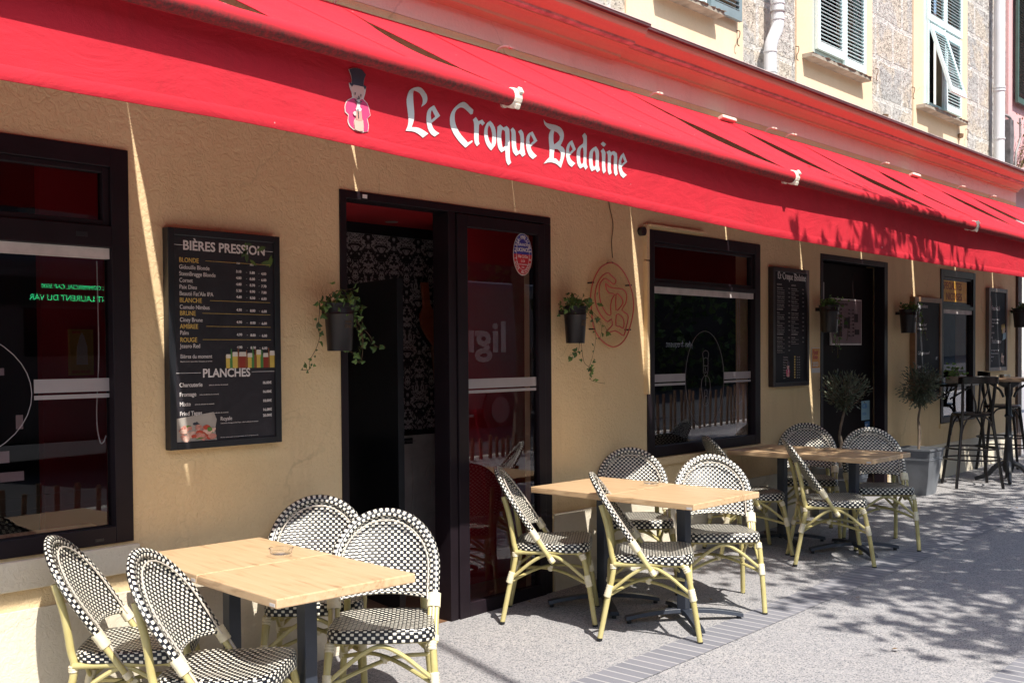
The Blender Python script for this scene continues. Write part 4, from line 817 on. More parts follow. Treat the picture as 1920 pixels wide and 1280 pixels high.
hams=[flat('ham print',(.50,.22,.17),.4,var=.4,vs=60),flat('pale ham print',(.58,.38,.30),.4,var=.3,vs=60),flat('tomato print',(.45,.06,.03),.4),flat('salad print',(.10,.20,.04),.4,var=.4,vs=60),flat('olive print',(.03,.03,.04),.4)]
def blob(cx,cz,r,mt,y,name): flatpoly(name,[(cx+r*rnd.uniform(.7,1.25)*math.cos(t/9*2*math.pi),cz+r*.7*rnd.uniform(.7,1.25)*math.sin(t/9*2*math.pi)) for t in range(9)],mt,p,y)
for i in range(40): blob(rnd.uniform(2.56,2.73),rnd.uniform(1.165,1.225),rnd.uniform(.012,.022),hams[rnd.choice([0,1,1,0,2,3])],Y-.0008-.0001*i,'printed_ham_slice')
for i in range(7): blob(2.625+rnd.uniform(0,.05),1.238+rnd.uniform(-.008,.01),.008,hams[4],Y-.0008-.0001*i,'printed_olive')
for i in range(9):
    cx_,cz_,a=rnd.uniform(2.90,3.06),rnd.uniform(1.985,2.075),rnd.uniform(0,6.28); L=rnd.uniform(.018,.034)
    flatpoly('printed_leaf',[(cx_+L*c*math.cos(a)-L*s*math.sin(a),cz_+L*c*math.sin(a)+L*s*math.cos(a)) for c,s in ((-1,0),(-.4,.35),(.3,.3),(1,0),(.3,-.3),(-.4,-.35))],flat('leaf print',(.05+.02*(i%3),.09+.03*(i%3),.03),.5),p,Y+.0006-.0001*i)
settle(r,(2.803,0,1.121))
# second board
LXA=[x for l in LETTERS for r_ in l for x,z in r_]; LZA=[z for l in LETTERS for r_ in l for x,z in r_]; LXC=(min(LXA)+max(LXA))/2000; LZC=(min(LZA)+max(LZA))/2000
r,p=board(8.005,8.645,1.248,2.248,.05,'menu_board','tall black food menu board left of the second doorway','menu board',flat('black brown frame',(.02,.012,.012),.4),M['slate'],.035)
Y=-.0395
shape_mesh(LETTERS,lambda x,z:Y,'title',M['ink'],p,ext=.0004,sc=.34,ox=8.345-.34*LXC,oz=2.175-.34*LZC)
rnd=random.Random(4); it=[]
wd=['Entrecôte grillée','Tartare de boeuf','Burger maison','Salade niçoise','Moules frites','Fish and chips','Pizza reine','Magret de canard','Socca','Gnocchis']
for c_,x in ((0,8.085),(1,8.335)):
    z=2.10
    for k in range(17 if c_==0 else 15):
        head=k%6==0
        it.append((('LES PLATS','LES VIANDES','LES DESSERTS')[k//6] if head else rnd.choice(wd),x,Y,z,.018,dict(bold=.0005 if head else 0)))
        if not head: it+=[('%d.00'%rnd.randint(9,24),x+.195,Y,z,.014,{}),('accompagné de sa garniture du jour',x,Y,z-.014,.009,{})]
        z-=.036 if not head else .028
for k in range(9): it+=[(rnd.choice(['Pelforth','Chardonnay','Merlot','Rosé','Cassis','Cidre']),8.19,Y,1.49-.022*k,.017,{}),('5.00   8.00',8.43,Y,1.49-.022*k,.014,{})]
textblock(it,M['inkdim'],p,'small_lettering')
g=MB()
for k in range(9): g.box(8.385,8.405,Y-.0004,Y+.0004,1.49-.022*k,1.505-.022*k)
g.build('gold_mark',M['gold'],p)
emblem(0,0,lambda x,z:Y,p,.55,8.135-.55*2.36,1.395-.55*2.51)
settle(r,(8.325,0,1.248))
# third board by the bar table
r,p=board(13.25,13.91,1.288,2.285,.045,'menu_board','grey framed drinks board with cocktail drawings at the far right of the wall','menu board',flat('grey brown frame',(.13,.10,.085),.5),M['slate2'],.045)
Y=-.0345; it=[('Fritada Cafe',13.36,Y,2.02,.075,dict(shear=.35,sx=.8)),('Frida Bretonne',13.36,Y,1.62,.075,dict(shear=.35,sx=.75))]
for z,t in ((1.90,'accompagné de salade'),(1.86,'17 euros la planche'),(1.82,'maison'),(1.74,'au choix'),(1.68,'12€'),(1.53,'accompagné de frites'),(1.49,'12 euros la planche'),(1.45,'maison'),(1.40,'10€')): it.append((t,13.35,Y,z,.032,{}))
textblock(it,M['chalk'],p)
for i in range(22): flatpoly('printed_food',[(13.78+rnd.uniform(-.06,.06)+.02*math.cos(t),1.80+rnd.uniform(-.06,.06)+.018*math.sin(t)) for t in (0,1.2,2.5,3.8,5)],hams[1] if i%2 else gold2,p,Y-.0001*i)
for i in range(14): flatpoly('printed_food',[(13.76+rnd.uniform(-.05,.05)+.02*math.cos(t),1.42+rnd.uniform(-.05,.06)+.03*math.sin(t)) for t in (0,1.2,2.5,3.8,5)],hams[1],p,Y-.0001*i)
flatpoly('blue_cloth',[(13.74,1.66),(13.86,1.68),(13.87,1.76),(13.76,1.74)],lblue,p)
g=MB()
for i in range(6): g.tube(smooth_path([(13.32+.01*i,Y,2.2-.02*i),(13.30+.012*i,Y,2.0),(13.33+.006*i,Y,1.8),(13.31,Y,1.66-.02*i)],4),.0022,4)
g.build('printed_smoke',M['inkdim'],p)
settle(r,(13.58,0,1.288))
# chalkboard leaning behind the olive tree
r,p=board(10.965,11.71,1.02,2.10,.06,'chalkboard','brown wooden framed chalkboard behind the right hand olive tree','chalkboard',M['boardwood'],M['slate2'],.05)
Y=-.0495; textblock([('Suggestions',11.05,Y,1.99,.06,dict(shear=.3)),('Plat du jour',11.06,Y,1.80,.05,dict(shear=.3)),('Burrata di bufala',11.05,Y,1.76,.038,dict(shear=.3)),('Cafe gourmand',11.06,Y,1.50,.05,dict(shear=.3)),('8€',11.55,Y,1.44,.05,dict(shear=.3)),('Tarte',11.04,Y,1.36,.045,dict(shear=.3)),('citron meringuee 7€',11.04,Y,1.30,.042,dict(shear=.3))],M['chalk'],p)
settle(r,(11.34,0,1.02))
# hanging wooden bellows in the entrance
b=empty('wooden_bellows'); tag(b,'dark wooden bellows hung on the damask wall inside the open doorway','bellows')
g=MB(); P=[(5.135,2.05),(5.20,2.05),(5.215,1.90),(5.24,1.86),(5.34,1.80),(5.385,1.70),(5.39,1.62),(5.35,1.56),(5.28,1.57),(5.19,1.66),(5.13,1.74),(5.12,1.82),(5.155,1.88)]
g.poly(P[::-1],1.12,1.145); g.build('front_board',M['oldred'],b,bevel=.006); g=MB(); g.poly([(x*.97+.157,z) for x,z in P[4:11]][::-1],1.146,1.185); g.build('leather_fold',M['black'],b)
g=MB(); g.tube([(5.25,1.14,1.60),(5.285,1.14,1.30),(5.29,1.14,1.24)],[.018,.013,.022],10); g.build('nozzle',wood('turned wood',(.22,.09,.035),(.3,.13,.05),(.1,.04,.02)),b,smooth=True)
settle(b,(5.28,1.15,1.24))
# ---------------------------------------------------------------- ivy pots
def leaf5(c,size,rot,fold):
    pts=[(0,-.1),(-.42,.0),(-.75,.22),(-.38,.42),(-.30,.72),(0,1.15),(.30,.72),(.38,.42),(.75,.22),(.42,.0)]
    vs=[Vector((0,.45,0))]+[Vector((x,y,-abs(x)*fold)) for x,y in pts]
    vs=[Vector(c)+rot@(v*size) for v in vs]; return vs,[(0,i+1,(i+1)%10+1) for i in range(10)]
def rrot(rnd,base=None,sp=.8):
    q=Matrix.Rotation(rnd.uniform(0,6.28),3,'Y')@Matrix.Rotation(R(90)+rnd.uniform(-sp,sp),3,'X')@Matrix.Rotation(rnd.uniform(-sp,sp),3,'Y'); return q
def vinepot(px,pz,vines,label,seed,dens=1.,top=30,h=.24,wr=.078):
    rnd=random.Random(seed); r=empty('ivy_wall_pot'); tag(r,label,'hanging plant','ivy pots on the wall')
    g=MB(); prof=[(wr*.80,-h),(wr*.95,-.06),(wr*.99,-.055),(wr*.95,-.05),(wr*.97,-.02),(wr*1.06,-.018),(wr*1.06,0),(wr*.98,0),(wr*.93,-.03),(0,-.03)]
    g.lathe(prof,(px,-.125,pz),24); pt=g.build('pot',flat('dark brown metal pot',(.014,.010,.011),.4,metal=.2,var=.3) if 'potm' not in M else M['potm'],r,smooth=True)
    M.setdefault('potm',pt.data.materials[0])
    textblock([('HERBS',px,-.125-wr*.92,pz-.10,.018,dict(align='CENTER',sx=.8)),('ZINC',px,-.125-wr*.90,pz-.125,.026,dict(align='CENTER',sx=.8))],M['stem'],pt,'stamped_lettering')
    g=MB(); g.box(px-.015,px+.015,-.05,-.0005,pz-.05,pz-.02); g.build('bracket',M['black'],r)
    sm=MB(); lf=MB()
    for vi,v in enumerate(vines):
        P=[(px,-.125,pz-.03)]+[(a/1000,-.13-.02*math.sin(i*1.7+vi)-(0.03 if i>1 else 0),b/1000) for i,(a,b) in enumerate(v)]
        S=smooth_path(P,4); sm.tube(S,.0016,4)
        for i in range(3,len(S)):
            q=rnd.random(); f_=i/len(S)
            if q<(.62 if f_<.8 else .8)*dens:
                sz=rnd.choice([.010,.014,.02,.026,.032]) if f_>.25 else rnd.uniform(.018,.032)
                c=S[i]+Vector((rnd.uniform(-.018,.018),rnd.uniform(-.02,.012),rnd.uniform(-.016,.012))); vs,fs=leaf5(c,sz,rrot(rnd),rnd.uniform(.1,.5)); lf.add(vs,fs)
    for k in range(int(top*4.5)):
        c=(px+rnd.gauss(.01,.052),-.13+rnd.gauss(-.01,.04),pz+rnd.gauss(.012,.028)); vs,fs=leaf5(c,rnd.uniform(.014,.030),rrot(rnd,sp=1.1),rnd.uniform(.1,.5)); lf.add(vs,fs)
    sm.build('stem',M['stem'],r); lf.build('foliage',M['ivy'],r,fix=False); settle(r,(px,-.06,pz-h)); return r
vinepot(3.405,1.805,V1,'dark wall pot with long trailing ivy left of the open cafe entrance',1,.85,24)
vinepot(5.30,1.842,V2,'dark wall pot with bushy ivy between entrance and neon monogram',2,.9,34,h=.235,wr=.075)
def autov(px,pz,n,seed,L=.5):
    rnd=random.Random(seed); o=[]
    for k in range(n):
        dx=rnd.uniform(-.05,.22); l=rnd.uniform(.4,1)*L
        o.append([((px+dx*.5)*1000,(pz+.03)*1000),((px+dx)*1000,(pz-.05)*1000),((px+dx*1.15+.02)*1000,(pz-l*.5)*1000),((px+dx*1.2+rnd.uniform(-.05,.06))*1000,(pz-l)*1000)])
    return o
vinepot(8.87,1.95,autov(8.90,1.95,7,3,.46),'dark wall pot with shaded ivy at the left jamb of the second doorway',3,.9,34,h=.24,wr=.085)
vinepot(10.62,1.955,autov(10.72,1.955,6,5,.35),'dark wall pot with ivy between the second doorway and the chalkboard',4,.9,30,h=.235,wr=.085)
vinepot(14.17,2.06,autov(14.1,2.06,3,6,.15),'dark wall pot with small ivy at the far right end of the wall',5,.6,22,h=.24,wr=.10)
# ---------------------------------------------------------------- olive trees
def olive(px,py,crown_c,crx,crz,label,seed,up):
    rnd=random.Random(seed); z0=gz(px); r=empty('olive_tree_planter'); tag(r,label,'potted tree','olive trees in grey planters')
    def sq(hw,z): return [(px-hw,py-hw,z),(px+hw,py-hw,z),(px+hw,py+hw,z),(px-hw,py+hw,z)]
    lv=[(.125,0),(.172,.345),(.176,.348),(.176,.356),(.173,.36),(.176,.364),(.176,.372),(.173,.376),(.177,.380),(.182,.44),(.192,.442),(.192,.46),(.17,.46),(.166,.42)]
    g=MB(); vs=[]; 
    for hw,z in lv: vs+=sq(hw,z0+z)
    fs=[(i*4+k,i*4+(k+1)%4,(i+1)*4+(k+1)%4,(i+1)*4+k) for i in range(len(lv)-1) for k in range(4)]+[(0,1,2,3)]; g.add(vs,fs); pl=g.build('planter',M['zincpot'],r)
    g=MB(); g.box(px-.165,px+.165,py-.165,py+.165,z0+.40,z0+.425); g.build('soil',M['soil'],r)
    c=Vector(crown_c); g=MB(); S=[(px,py,z0+.42),(px+.01,py,z0+.6),(px-.006,py,z0+.75),(c.x,c.y,c.z-crz*.7),(c.x,c.y,c.z)]
    g.tube(smooth_path(S,4),[.013-.004*i/16 for i in range(17)],7); g.tube(smooth_path([(px+.008,py,z0+.42),(px+.03,py-.01,z0+.6),(px+.01,py,z0+.72)],4),.008,6)
    tips=[]
    for k in range(34):
        a=rnd.uniform(0,6.28); e_=rnd.uniform(-.5 if not up else .05,1.3); d=Vector((math.cos(a)*math.cos(e_),math.sin(a)*math.cos(e_),math.sin(e_))); t=c+Vector((d.x*crx,d.y*crx,d.z*crz))*rnd.uniform(.75,1.05)
        b=c-Vector((0,0,crz*rnd.uniform(.3,.8))); mid=(b+t)/2+Vector((rnd.uniform(-.02,.02),)*3); S=smooth_path([b,mid,t],4); g.tube(S,[.004*(1-i/10)+.0008 for i in range(len(S))],4); tips.append(S)
    g.build('trunk',M['bark'],r)
    lf=MB()
    for S in tips:
        for k in range(72 if not up else 44):
            f_=rnd.uniform(.15,1); q=S[min(len(S)-1,int(f_*(len(S)-1)))]; q=q+Vector([rnd.gauss(0,.022 if up else .032) for _ in range(3)]); L=rnd.uniform(.028,.05); w_=L*.16
            dr_=(q-c).normalized()+Vector([rnd.uniform(-.7,.7) for _ in range(3)])+Vector((0,0,.5 if up else .1)); dr_.normalize(); sd=dr_.cross(Vector([rnd.uniform(-1,1) for _ in range(3)])).normalized()
            lf.add([q,q+dr_*L*.5+sd*w_,q+dr_*L,q+dr_*L*.5-sd*w_],[(0,1,2,3)])
    lf.build('foliage',M['olive'],r,fix=False); settle(r,(px,py,z0))
olive(8.84,-.24,(8.93,-.24,1.17),.25,.20,'spiky olive tree in a grey planter at the second doorway behind the chairs',1,True)
olive(10.60,-.24,(10.66,-.24,1.18),.21,.22,'round topped olive tree in a grey ribbed planter near the bar stools',2,False)
# ---------------------------------------------------------------- bistro chair
def Yz(z): return .03-.67*(z-.365)
def hoopP(zi):  # front-view hoop outline (x,z)
    P=[(-.205,.365),(-.209,.45),(-.213,.53),(-.217,.60)]
    P+=[(-.218*math.cos(a),.645+.215*math.sin(a)) for a in [math.pi*k/20 for k in range(0,21)]]
    P+=[(.217,.60),(.213,.53),(.209,.45),(.205,.365)]; return P
def binding(c,axis,r,L,par,n=5):
    g=MB(); a=Vector(axis).normalized(); c=Vector(c); P=[];rr=[]
    for i in range(n*2+1):
        t=i/(n*2)-.5; P.append(c+a*L*t); rr.append(r+(.0022 if i%2 else 0))
    g.tube(P,rr,12); return g.build('binding',M['wrap'],par,smooth=True)
def make_chair():
    r=empty('bistro_chair'); cane=M['cane']
    def part(name,path,rad,mat=cane,sm=5,seg=10,par=None):
        g=MB(); S=smooth_path(path,sm); rr=rad if not isinstance(rad,tuple) else [rad[0]+(rad[1]-rad[0])*i/(len(S)-1) for i in range(len(S))]
        g.tube(S,rr,seg); return g.build(name,mat,par or r,smooth=True)
    for s in (-1,1):
        # rear leg: foot, knee at the seat, then leaning back up to the hoop
        l=part('rear_leg',[(s*.200,-.255,.004),(s*.19,-.215,.2),(s*.172,-.178,.385),(s*.168,-.19,.46),(s*.168,-.212,.60),(s*.170,-.245,.72)],.0148)
        g=MB(); g.tube([(s*.200,-.2555,0),(s*.1997,-.2545,.012)],.0158,10); g.build('foot_cap',M['black'],l)
        binding((s*.1865,-.206,.262),(s*-.014,.037,.12),.0185,.065,l); binding((s*.172,-.18,.392),(0,0,1),.0175,.025,l,3)
        l=part('front_leg',[(s*.228,.275,.004),(s*.220,.245,.2),(s*.212,.215,.36),(s*.206,.196,.40),(s*.200,.165,.412)],.0148)
        g=MB(); g.tube([(s*.228,.2755,0),(s*.2277,.2745,.012)],.0158,10); g.build('foot_cap',M['black'],l)
        binding((s*.2165,.235,.255),(s*-.02,-.07,.3),.0185,.065,l); binding((s*.207,.205,.388),(0,-.5,1),.0178,.035,l,3)
        # arm bundle from hoop down to the side rail
        e0=Vector((s*.213,Yz(.50),.50)); e1=Vector((s*.205,Yz(.352),.352))
        g=MB(); nrm=Vector((0,.83,.56)); 
        for o,rd in ((-.0135,.012),(.0135,.012)): g.tube([e0+Vector((s*.0,0,0))+Vector((s*1,0,0))*o,e1+Vector((s*1,0,0))*o],rd,10)
        a=g.build('arm_pole',cane,r,smooth=True)
        g=MB(); g.tube([e0+nrm*.012,e1+nrm*.012],.0055,8); g.build('piping',M['piping'],a,smooth=True)
        g=MB(); dirn=(e0-e1).normalized(); c=e0+dirn*.002
        P=[];rr=[]
        for i in range(11): P.append(c+dirn*.062*(i/10-.5)+dirn*.01); rr.append(.021+(.002 if i%2 else 0))
        g.tube(P,rr,14,ry=.030,up=(0,.83,.56)); g.build('binding',M['wrap'],a,smooth=True)
        g=MB(); P=[];rr=[]; c=e1+dirn*.022
        for i in range(7): P.append(c+dirn*.026*(i/6-.5)); rr.append(.0165+(.0018 if i%2 else 0))
        g.tube(P,rr,14,ry=.029,up=(0,.83,.56)); g.build('binding',M['wrap'],a,smooth=True)
    # seat frame: rails under the weave
    part('seat_rail',[(-.205,.19,.412),(-.20,.0,.410),(-.180,-.178,.405)],.013); part('seat_rail',[(.205,.19,.412),(.20,.0,.410),(.180,-.178,.405)],.013)
    part('seat_rail',[(-.19,.185,.408),(0,.20,.410),(.19,.185,.408)],.013); part('seat_rail',[(-.168,-.18,.405),(0,-.18,.405),(.168,-.18,.405)],.013)
    # arched braces on the four sides
    def brace(a,b,zl=.255,zh=.398):
        a=Vector(a);b=Vector(b); P=[a]; 
        for t,z in ((.10,zl+.035),(.30,zl+.105),(.5,zh),(.70,zl+.105),(.90,zl+.035)): q=a.lerp(b,t); P.append(Vector((q.x,q.y,z)))
        P.append(b); part('brace',P,.0095,seg=8)
    fl,fr_,rl_,rr_=(-.216,.232,.255),(.216,.232,.255),(-.187,-.206,.255),(.187,-.206,.255)
    brace(fl,fr_); brace(rl_,rr_); brace(rl_,fl); brace(rr_,fr_)
    st=part('cross_stretcher',[(-.187,-.206,.238),(-.06,-.06,.272),(.06,.08,.272),(.216,.232,.238)],.0092,seg=8); part('cross_stretcher',[(.187,-.206,.238),(.06,-.06,.290),(-.06,.08,.290),(-.216,.232,.238)],.0092,seg=8)
    binding((0,.01,.281),(1,0,.0),.017,.03,st,3)
    # seat: woven pad with rounded front, drooping apron
    def outline(t):   # closed loop param 0..1 -> (x,y)
        a=2*math.pi*t; c,s_=math.cos(a),math.sin(a); n=5.5
        x=abs(c)**(2/n)*(1 if c>=0 else -1); y=abs(s_)**(2/n)*(1 if s_>=0 else -1)
        hw=.200+.028*(y*.5+.5); return x*hw, .028+y*.212+(.012*(1-x*x) if y>0 else 0)
    g=MB(); NS=72; rings=[]
    prof=[(1.0,-.052,0),(1.008,-.03,.022),(1.0,-.012,.040),(.975,-.001,.058),(.93,.003,.075),(.70,.001,.12),(.40,-.004,.17),(.0001,-.006,.25)]
    zs=.455; vs=[]
    for k,dz,l in prof:
        for i in range(NS):
            x,y=outline(i/NS); ex=dz
            if dz<-.005: ex=dz*(1.0 if y>.05 else .72)
            vs.append((x*k,.028+(y-.028)*k,zs+ex+.010*(y/.24)*(1 if y>.1 else 0)*k))
    per=[0.]
    for i in range(NS): a=outline(i/NS); b=outline((i+1)/NS); per.append(per[-1]+math.hypot(a[0]-b[0],a[1]-b[1]))
    fs=[];uvs=[]
    for j in range(len(prof)-1):
        for i in range(NS):
            i2=(i+1)%NS; q=(j*NS+i,j*NS+i2,(j+1)*NS+i2,(j+1)*NS+i); fs.append(q)
            if j<3: uvs.append([(per[i],prof[j][2]),(per[i+1],prof[j][2]),(per[i+1],prof[j+1][2]),(per[i],prof[j+1][2])])
            else: uvs.append([(vs[v][0]+.5,vs[v][1]+.5) for v in q])
    fs.append(tuple(range(NS))[::-1]); uvs.append([(0,0)]*NS)
    g.add(vs,fs,uvs); g.build('seat',M['seatweave'],r,smooth=True)
    # hoop rim
    HP=hoopP(0); S=[Vector((x,Yz(z),z)) for x,z in HP if z>.505]; S=[Vector((-.214,Yz(.51),.51))]+S+[Vector((.214,Yz(.51),.51))]
    S=smooth_path(S,2)
    g=MB(); g.tube(S,.0135,12,ry=.0225,uvl=True,up=(0,.83,.56)); rim=g.build('back_rim',M['rimweave'],r,smooth=True)
    cz=.62
    def inner(k,lift=.0): 
        o=[]
        for p in S:
            x=p.x*k; z=.60+(p.z-.60)*(1-(1-k)*1.1) if p.z>.60 else p.z; o.append(Vector((x,Yz(z)+lift,z+lift*.6)))
        return o
    g=MB(); g.tube(inner(.872,.011),.0034,6,up=(0,.83,.56)); g.build('piping',M['piping'],rim,smooth=True)
    # woven field, bowed backwards between the hoop sides
    def halfw(z): 
        if z<=.645: return .212*.955
        t=min(1,(z-.645)/.203); return .212*.955*math.sqrt(max(0,1-t*t))
    def ff(dy):
        def fn(u,v):
            zt=.846; 
            z=.520+(zt-.520)*v; hw=halfw(z); x=(u*2-1)*hw
            if v<.18: z+=(.18-v)/.18*.018*(1-(u*2-1)**2)
            return (x,Yz(z)-.034*(1-(x/.20)**2)*min(1,(1-v)*3+.25)+dy,z)
        return fn
    fu=lambda u,v:((u*2-1)*halfw(.545+.297*v)+.5,(.297*v)/math.cos(R(33.8))+(.03*(1-(u*2-1)**2) if v<.02 else 0))
    def uvf(u,v):
        p=ff(0)(u,v); return (p[0]+.5,p[2]/math.cos(R(33.8)))
    g=MB(); g.grid(ff(.003),28,22,uvf); g.grid(ff(-.003),28,22,uvf,flip=True)
    # close the lower edge
    g.build('backrest',M['weave'],r,smooth=True,fix=False)
    g=MB(); a=[Vector(ff(0)(i/14,0)) for i in range(15)]; g.tube(a,.0075,8,uvl=True); g.build('lower_edge',M['rimweave'],r,smooth=True)
    return r
chair=make_chair()
CH=[(2.114,-.405,230.1,'bistro chair nearest the left wall, behind the front left chair of the nearest table'),
(2.152,-.984,218.6,'bistro chair at the street side of the nearest table, cut by the photo bottom'),
(3.042,-.387,139.3,'half shaded bistro chair by the wall left of the open door, behind the nearest table'),
(2.954,-.965,136.2,'sunlit bistro chair facing the camera at the right corner of the nearest table'),
(4.744,-.366,216.2,'bistro chair seen side on in front of the glass entrance door'),
(4.821,-1.009,215.4,'bistro chair seen side on at the street side left of the middle table'),
(5.66,-.33,133,'half shaded bistro chair against the wall on the far side of the middle table'),
(5.588,-.987,130.7,'sunlit bistro chair facing the camera at the right of the middle table'),
(7.042,-.339,229.4,'mostly hidden bistro chair by the middle window, left of the far table'),
(7.111,-.961,215.3,'bistro chair seen side on at the street side of the far table'),
(8.016,-.353,120.1,'shaded bistro chair by the wall in front of the spiky olive tree'),
(7.883,-.996,127.4,'dappled bistro chair at the right end of the far table, nearest the grey planter')]
for i,(x,y,a,l) in enumerate(CH):
    o=chair if i==0 else copy_tree(chair)
    o.location=(x,y,gz(x)); o.rotation_euler=(0,0,R(a)); tag(o,l,'chair','rattan bistro chairs around the tables')
# ---------------------------------------------------------------- tables
def make_table(w_,l_,postdy):
    r=empty('bistro_table'); g=MB(); H=.73; th=.036
    g.box(-w_/2,w_/2,-l_/2,l_/2,H-th,H); g.build('tabletop',M['oak'],r,bevel=.005)
    g=MB(); g.box(-.03,.03,postdy-.03,postdy+.03,.055,H-th-.004); p=g.build('pedestal',M['tablemetal'],r,bevel=.004)
    g=MB(); g.box(-.16,.16,postdy-.03,postdy+.03,H-th-.012,H-th-.0005); g.box(-.03,.03,postdy-.16,postdy+.16,H-th-.0125,H-th-.001); g.build('top_bracket',M['tablemetal'],p)
    for k in range(4):
        a=R(45+90*k)+R(4); d=Vector((math.cos(a),math.sin(a),0)); s=Vector((-d.y,d.x,0)); P=[]; 
        mb=MB(); vs=[]; n=8
        for i in range(n+1):
            t=i/n; c=Vector((0,postdy,0))+d*(.025+.315*t); zt=.075-.035*t*t; zb_=.052-.034*t*t; wd=.024+.004*t
            vs+= [c+s*wd+Vector((0,0,zb_)),c-s*wd+Vector((0,0,zb_)),c-s*wd*.8+Vector((0,0,zt)),c+s*wd*.8+Vector((0,0,zt))]
        fs=[(i*4+q,i*4+(q+1)%4,(i+1)*4+(q+1)%4,(i+1)*4+q) for i in range(n) for q in range(4)]+[(0,1,2,3),(n*4+3,n*4+2,n*4+1,n*4)]
        mb.add(vs,fs); f=mb.build('base_foot',M['tablemetal'],r,bevel=.002)
        g=MB(); c=Vector((0,postdy,0))+d*.32; g.lathe([(.014,0),(.014,.020)],(c.x,c.y,0),10); g.build('glide',M['black'],f)
    g=MB(); g.box(-w_/2-.0015,-w_/2+.002,-l_/2+.012,-l_/2+.045,H-th+.006,H-th+.018) ; g.build('edge_label',M['ink'],r)
    return r
tb=make_table(.67,.58,0)
TB=[(2.505,-1.035,-4,'near half of the nearest oak table pair, sunlit, at the street side',0),(2.546,-.453,-4,'wall side half of the nearest oak table pair below the menu board',0),
(5.125,-1.05,-1,'street side half of the middle oak table pair',0),(5.135,-.468,-1,'wall side half of the middle oak table pair by the glass door',0),
(7.52,-.97,0,'street side half of the far oak table pair, dappled by leaf shade',0),(7.52,-.388,0,'wall side half of the far oak table pair below the middle window',0)]
for i,(x,y,a,l,_) in enumerate(TB):
    o=tb if i==0 else copy_tree(tb)
    o.location=(x,y,gz(x)); o.rotation_euler=(0,0,R(a)); o.scale=(.92 if i<2 else 1,1,1); tag(o,l,'table','oak topped bistro tables')
# the rotations per pair
def ash():
    r=empty('ashtray'); g=MB(); g.lathe([(0,.004),(.044,.005),(.050,.012),(.053,.034),(.0475,.034),(.045,.014),(.040,.010),(0,.010)],(0,0,0),32); g.v=[(x,y,z if not(z>.03 and min(abs((math.degrees(math.atan2(y,x))%90)-q) for q in (0,90))<9) else z-.007) for x,y,z in g.v]
    g.build('bowl',M['clearglass'],r,smooth=True); return r
a0=ash(); a0.location=(2.655,-.66,gz(2.65)+.7305)
tag(a0,'clear glass ashtray on the seam of the nearest table pair','ashtray','glass ashtrays')
for x,y,l in ((5.30,-.705,'clear glass ashtray on the middle table pair'),(7.66,-.64,'clear glass ashtray on the far table pair')):
    o=copy_tree(a0); o.location=(x,y,gz(x)+.7305); tag(o,l,'ashtray','glass ashtrays')
# ---------------------------------------------------------------- bar stools and bar table
def make_stool():
    r=empty('bar_stool'); bw=M['blackwood']; H=.765
    g=MB(); g.lathe([(0,H-.03),(.17,H-.03),(.195,H-.022),(.2,H-.005),(.185,H+.002),(.16,H-.004),(0,H-.008)],(0,0,0),28); g.build('seat',bw,r,smooth=True)
    L=[(-.15,-.15,1),(.15,-.15,1),(-.15,.15,0),(.15,.15,0)]
    for x,y,back in L:
        g=MB(); P=[(x*1.55,y*1.5,0),(x*1.25,y*1.25,.38),(x,y,H-.02)]
        if back: P+=[(x*1.02,y*1.12,.9),(x*1.08,y*1.35,1.10)]
        S=smooth_path(P,5); g.tube(S,[.0165]*len(S),8); g.build('leg',bw,r,smooth=True)
    for z,k in ((.29,1.33),(.40,1.24)):
        g=MB(); g.tube([(.212*k*math.cos(t/32*6.2832),.212*k*math.sin(t/32*6.2832),z) for t in range(32)],.009,6,closed=True); g.build('foot_ring',bw,r,smooth=True)
    def P4(i): return L[i][:2]
    for a,b in ((0,1),(1,3),(3,2),(2,0)):
        pa,pb=Vector((*P4(a),0)),Vector((*P4(b),0)); g=MB(); S=[]
        for t,z in ((0,.52),(.06,.62),(.22,.715),(.5,.735),(.78,.715),(.94,.62),(1,.52)): q=pa.lerp(pb,t)*1.1; S.append((q.x,q.y,z))
        g.tube(smooth_path(S,4),.0095,6); g.build('arched_brace',bw,r,smooth=True)
    g=MB(); S=smooth_path([(-.20,-.175,1.10),(-.15,-.215,1.105),(0,-.245,1.11),(.15,-.215,1.105),(.20,-.175,1.10)],5); 
    n=len(S); vs=[]
    for p in S: vs+=[p+Vector((0,.012,-.035)),p+Vector((0,-.012,-.035)),p+Vector((0,-.012,.04)),p+Vector((0,.012,.04))]
    g.add(vs,[(i*4+q,i*4+(q+1)%4,(i+1)*4+(q+1)%4,(i+1)*4+q) for i in range(n-1) for q in range(4)]+[(0,1,2,3),(n*4-1,n*4-2,n*4-3,n*4-4)]); g.build('top_rail',bw,r,smooth=True,bevel=.005)
    for s in (-1,1):
        g=MB(); g.tube(smooth_path([(s*.02,-.165,H-.01),(s*.03,-.19,.86),(s*.07,-.21,.98),(s*.085,-.225,1.08)],4),.009,6); g.build('back_slat',bw,r,smooth=True)
    g=MB(); g.tube(smooth_path([(0,-.165,H-.01),(0,-.2,.9),(0,-.23,1.08)],4),.012,6); g.build('back_slat',bw,r,smooth=True)
    return r
s0=make_stool()
ST=[(11.415,-.48,-52,'black bentwood bar stool left of the round bar table, its back to the viewer'),(12.75,-.35,-150,'black bentwood bar stool behind the round bar table near the wall'),(13.0,-1.0,60,'black bentwood bar stool right of the round bar table')]
for i,(x,y,a,l) in enumerate(ST):
    o=s0 if i==0 else copy_tree(s0); o.location=(x,y,gz(x)); o.rotation_euler=(0,0,R(a)); tag(o,l,'bar stool','black bentwood bar stools')
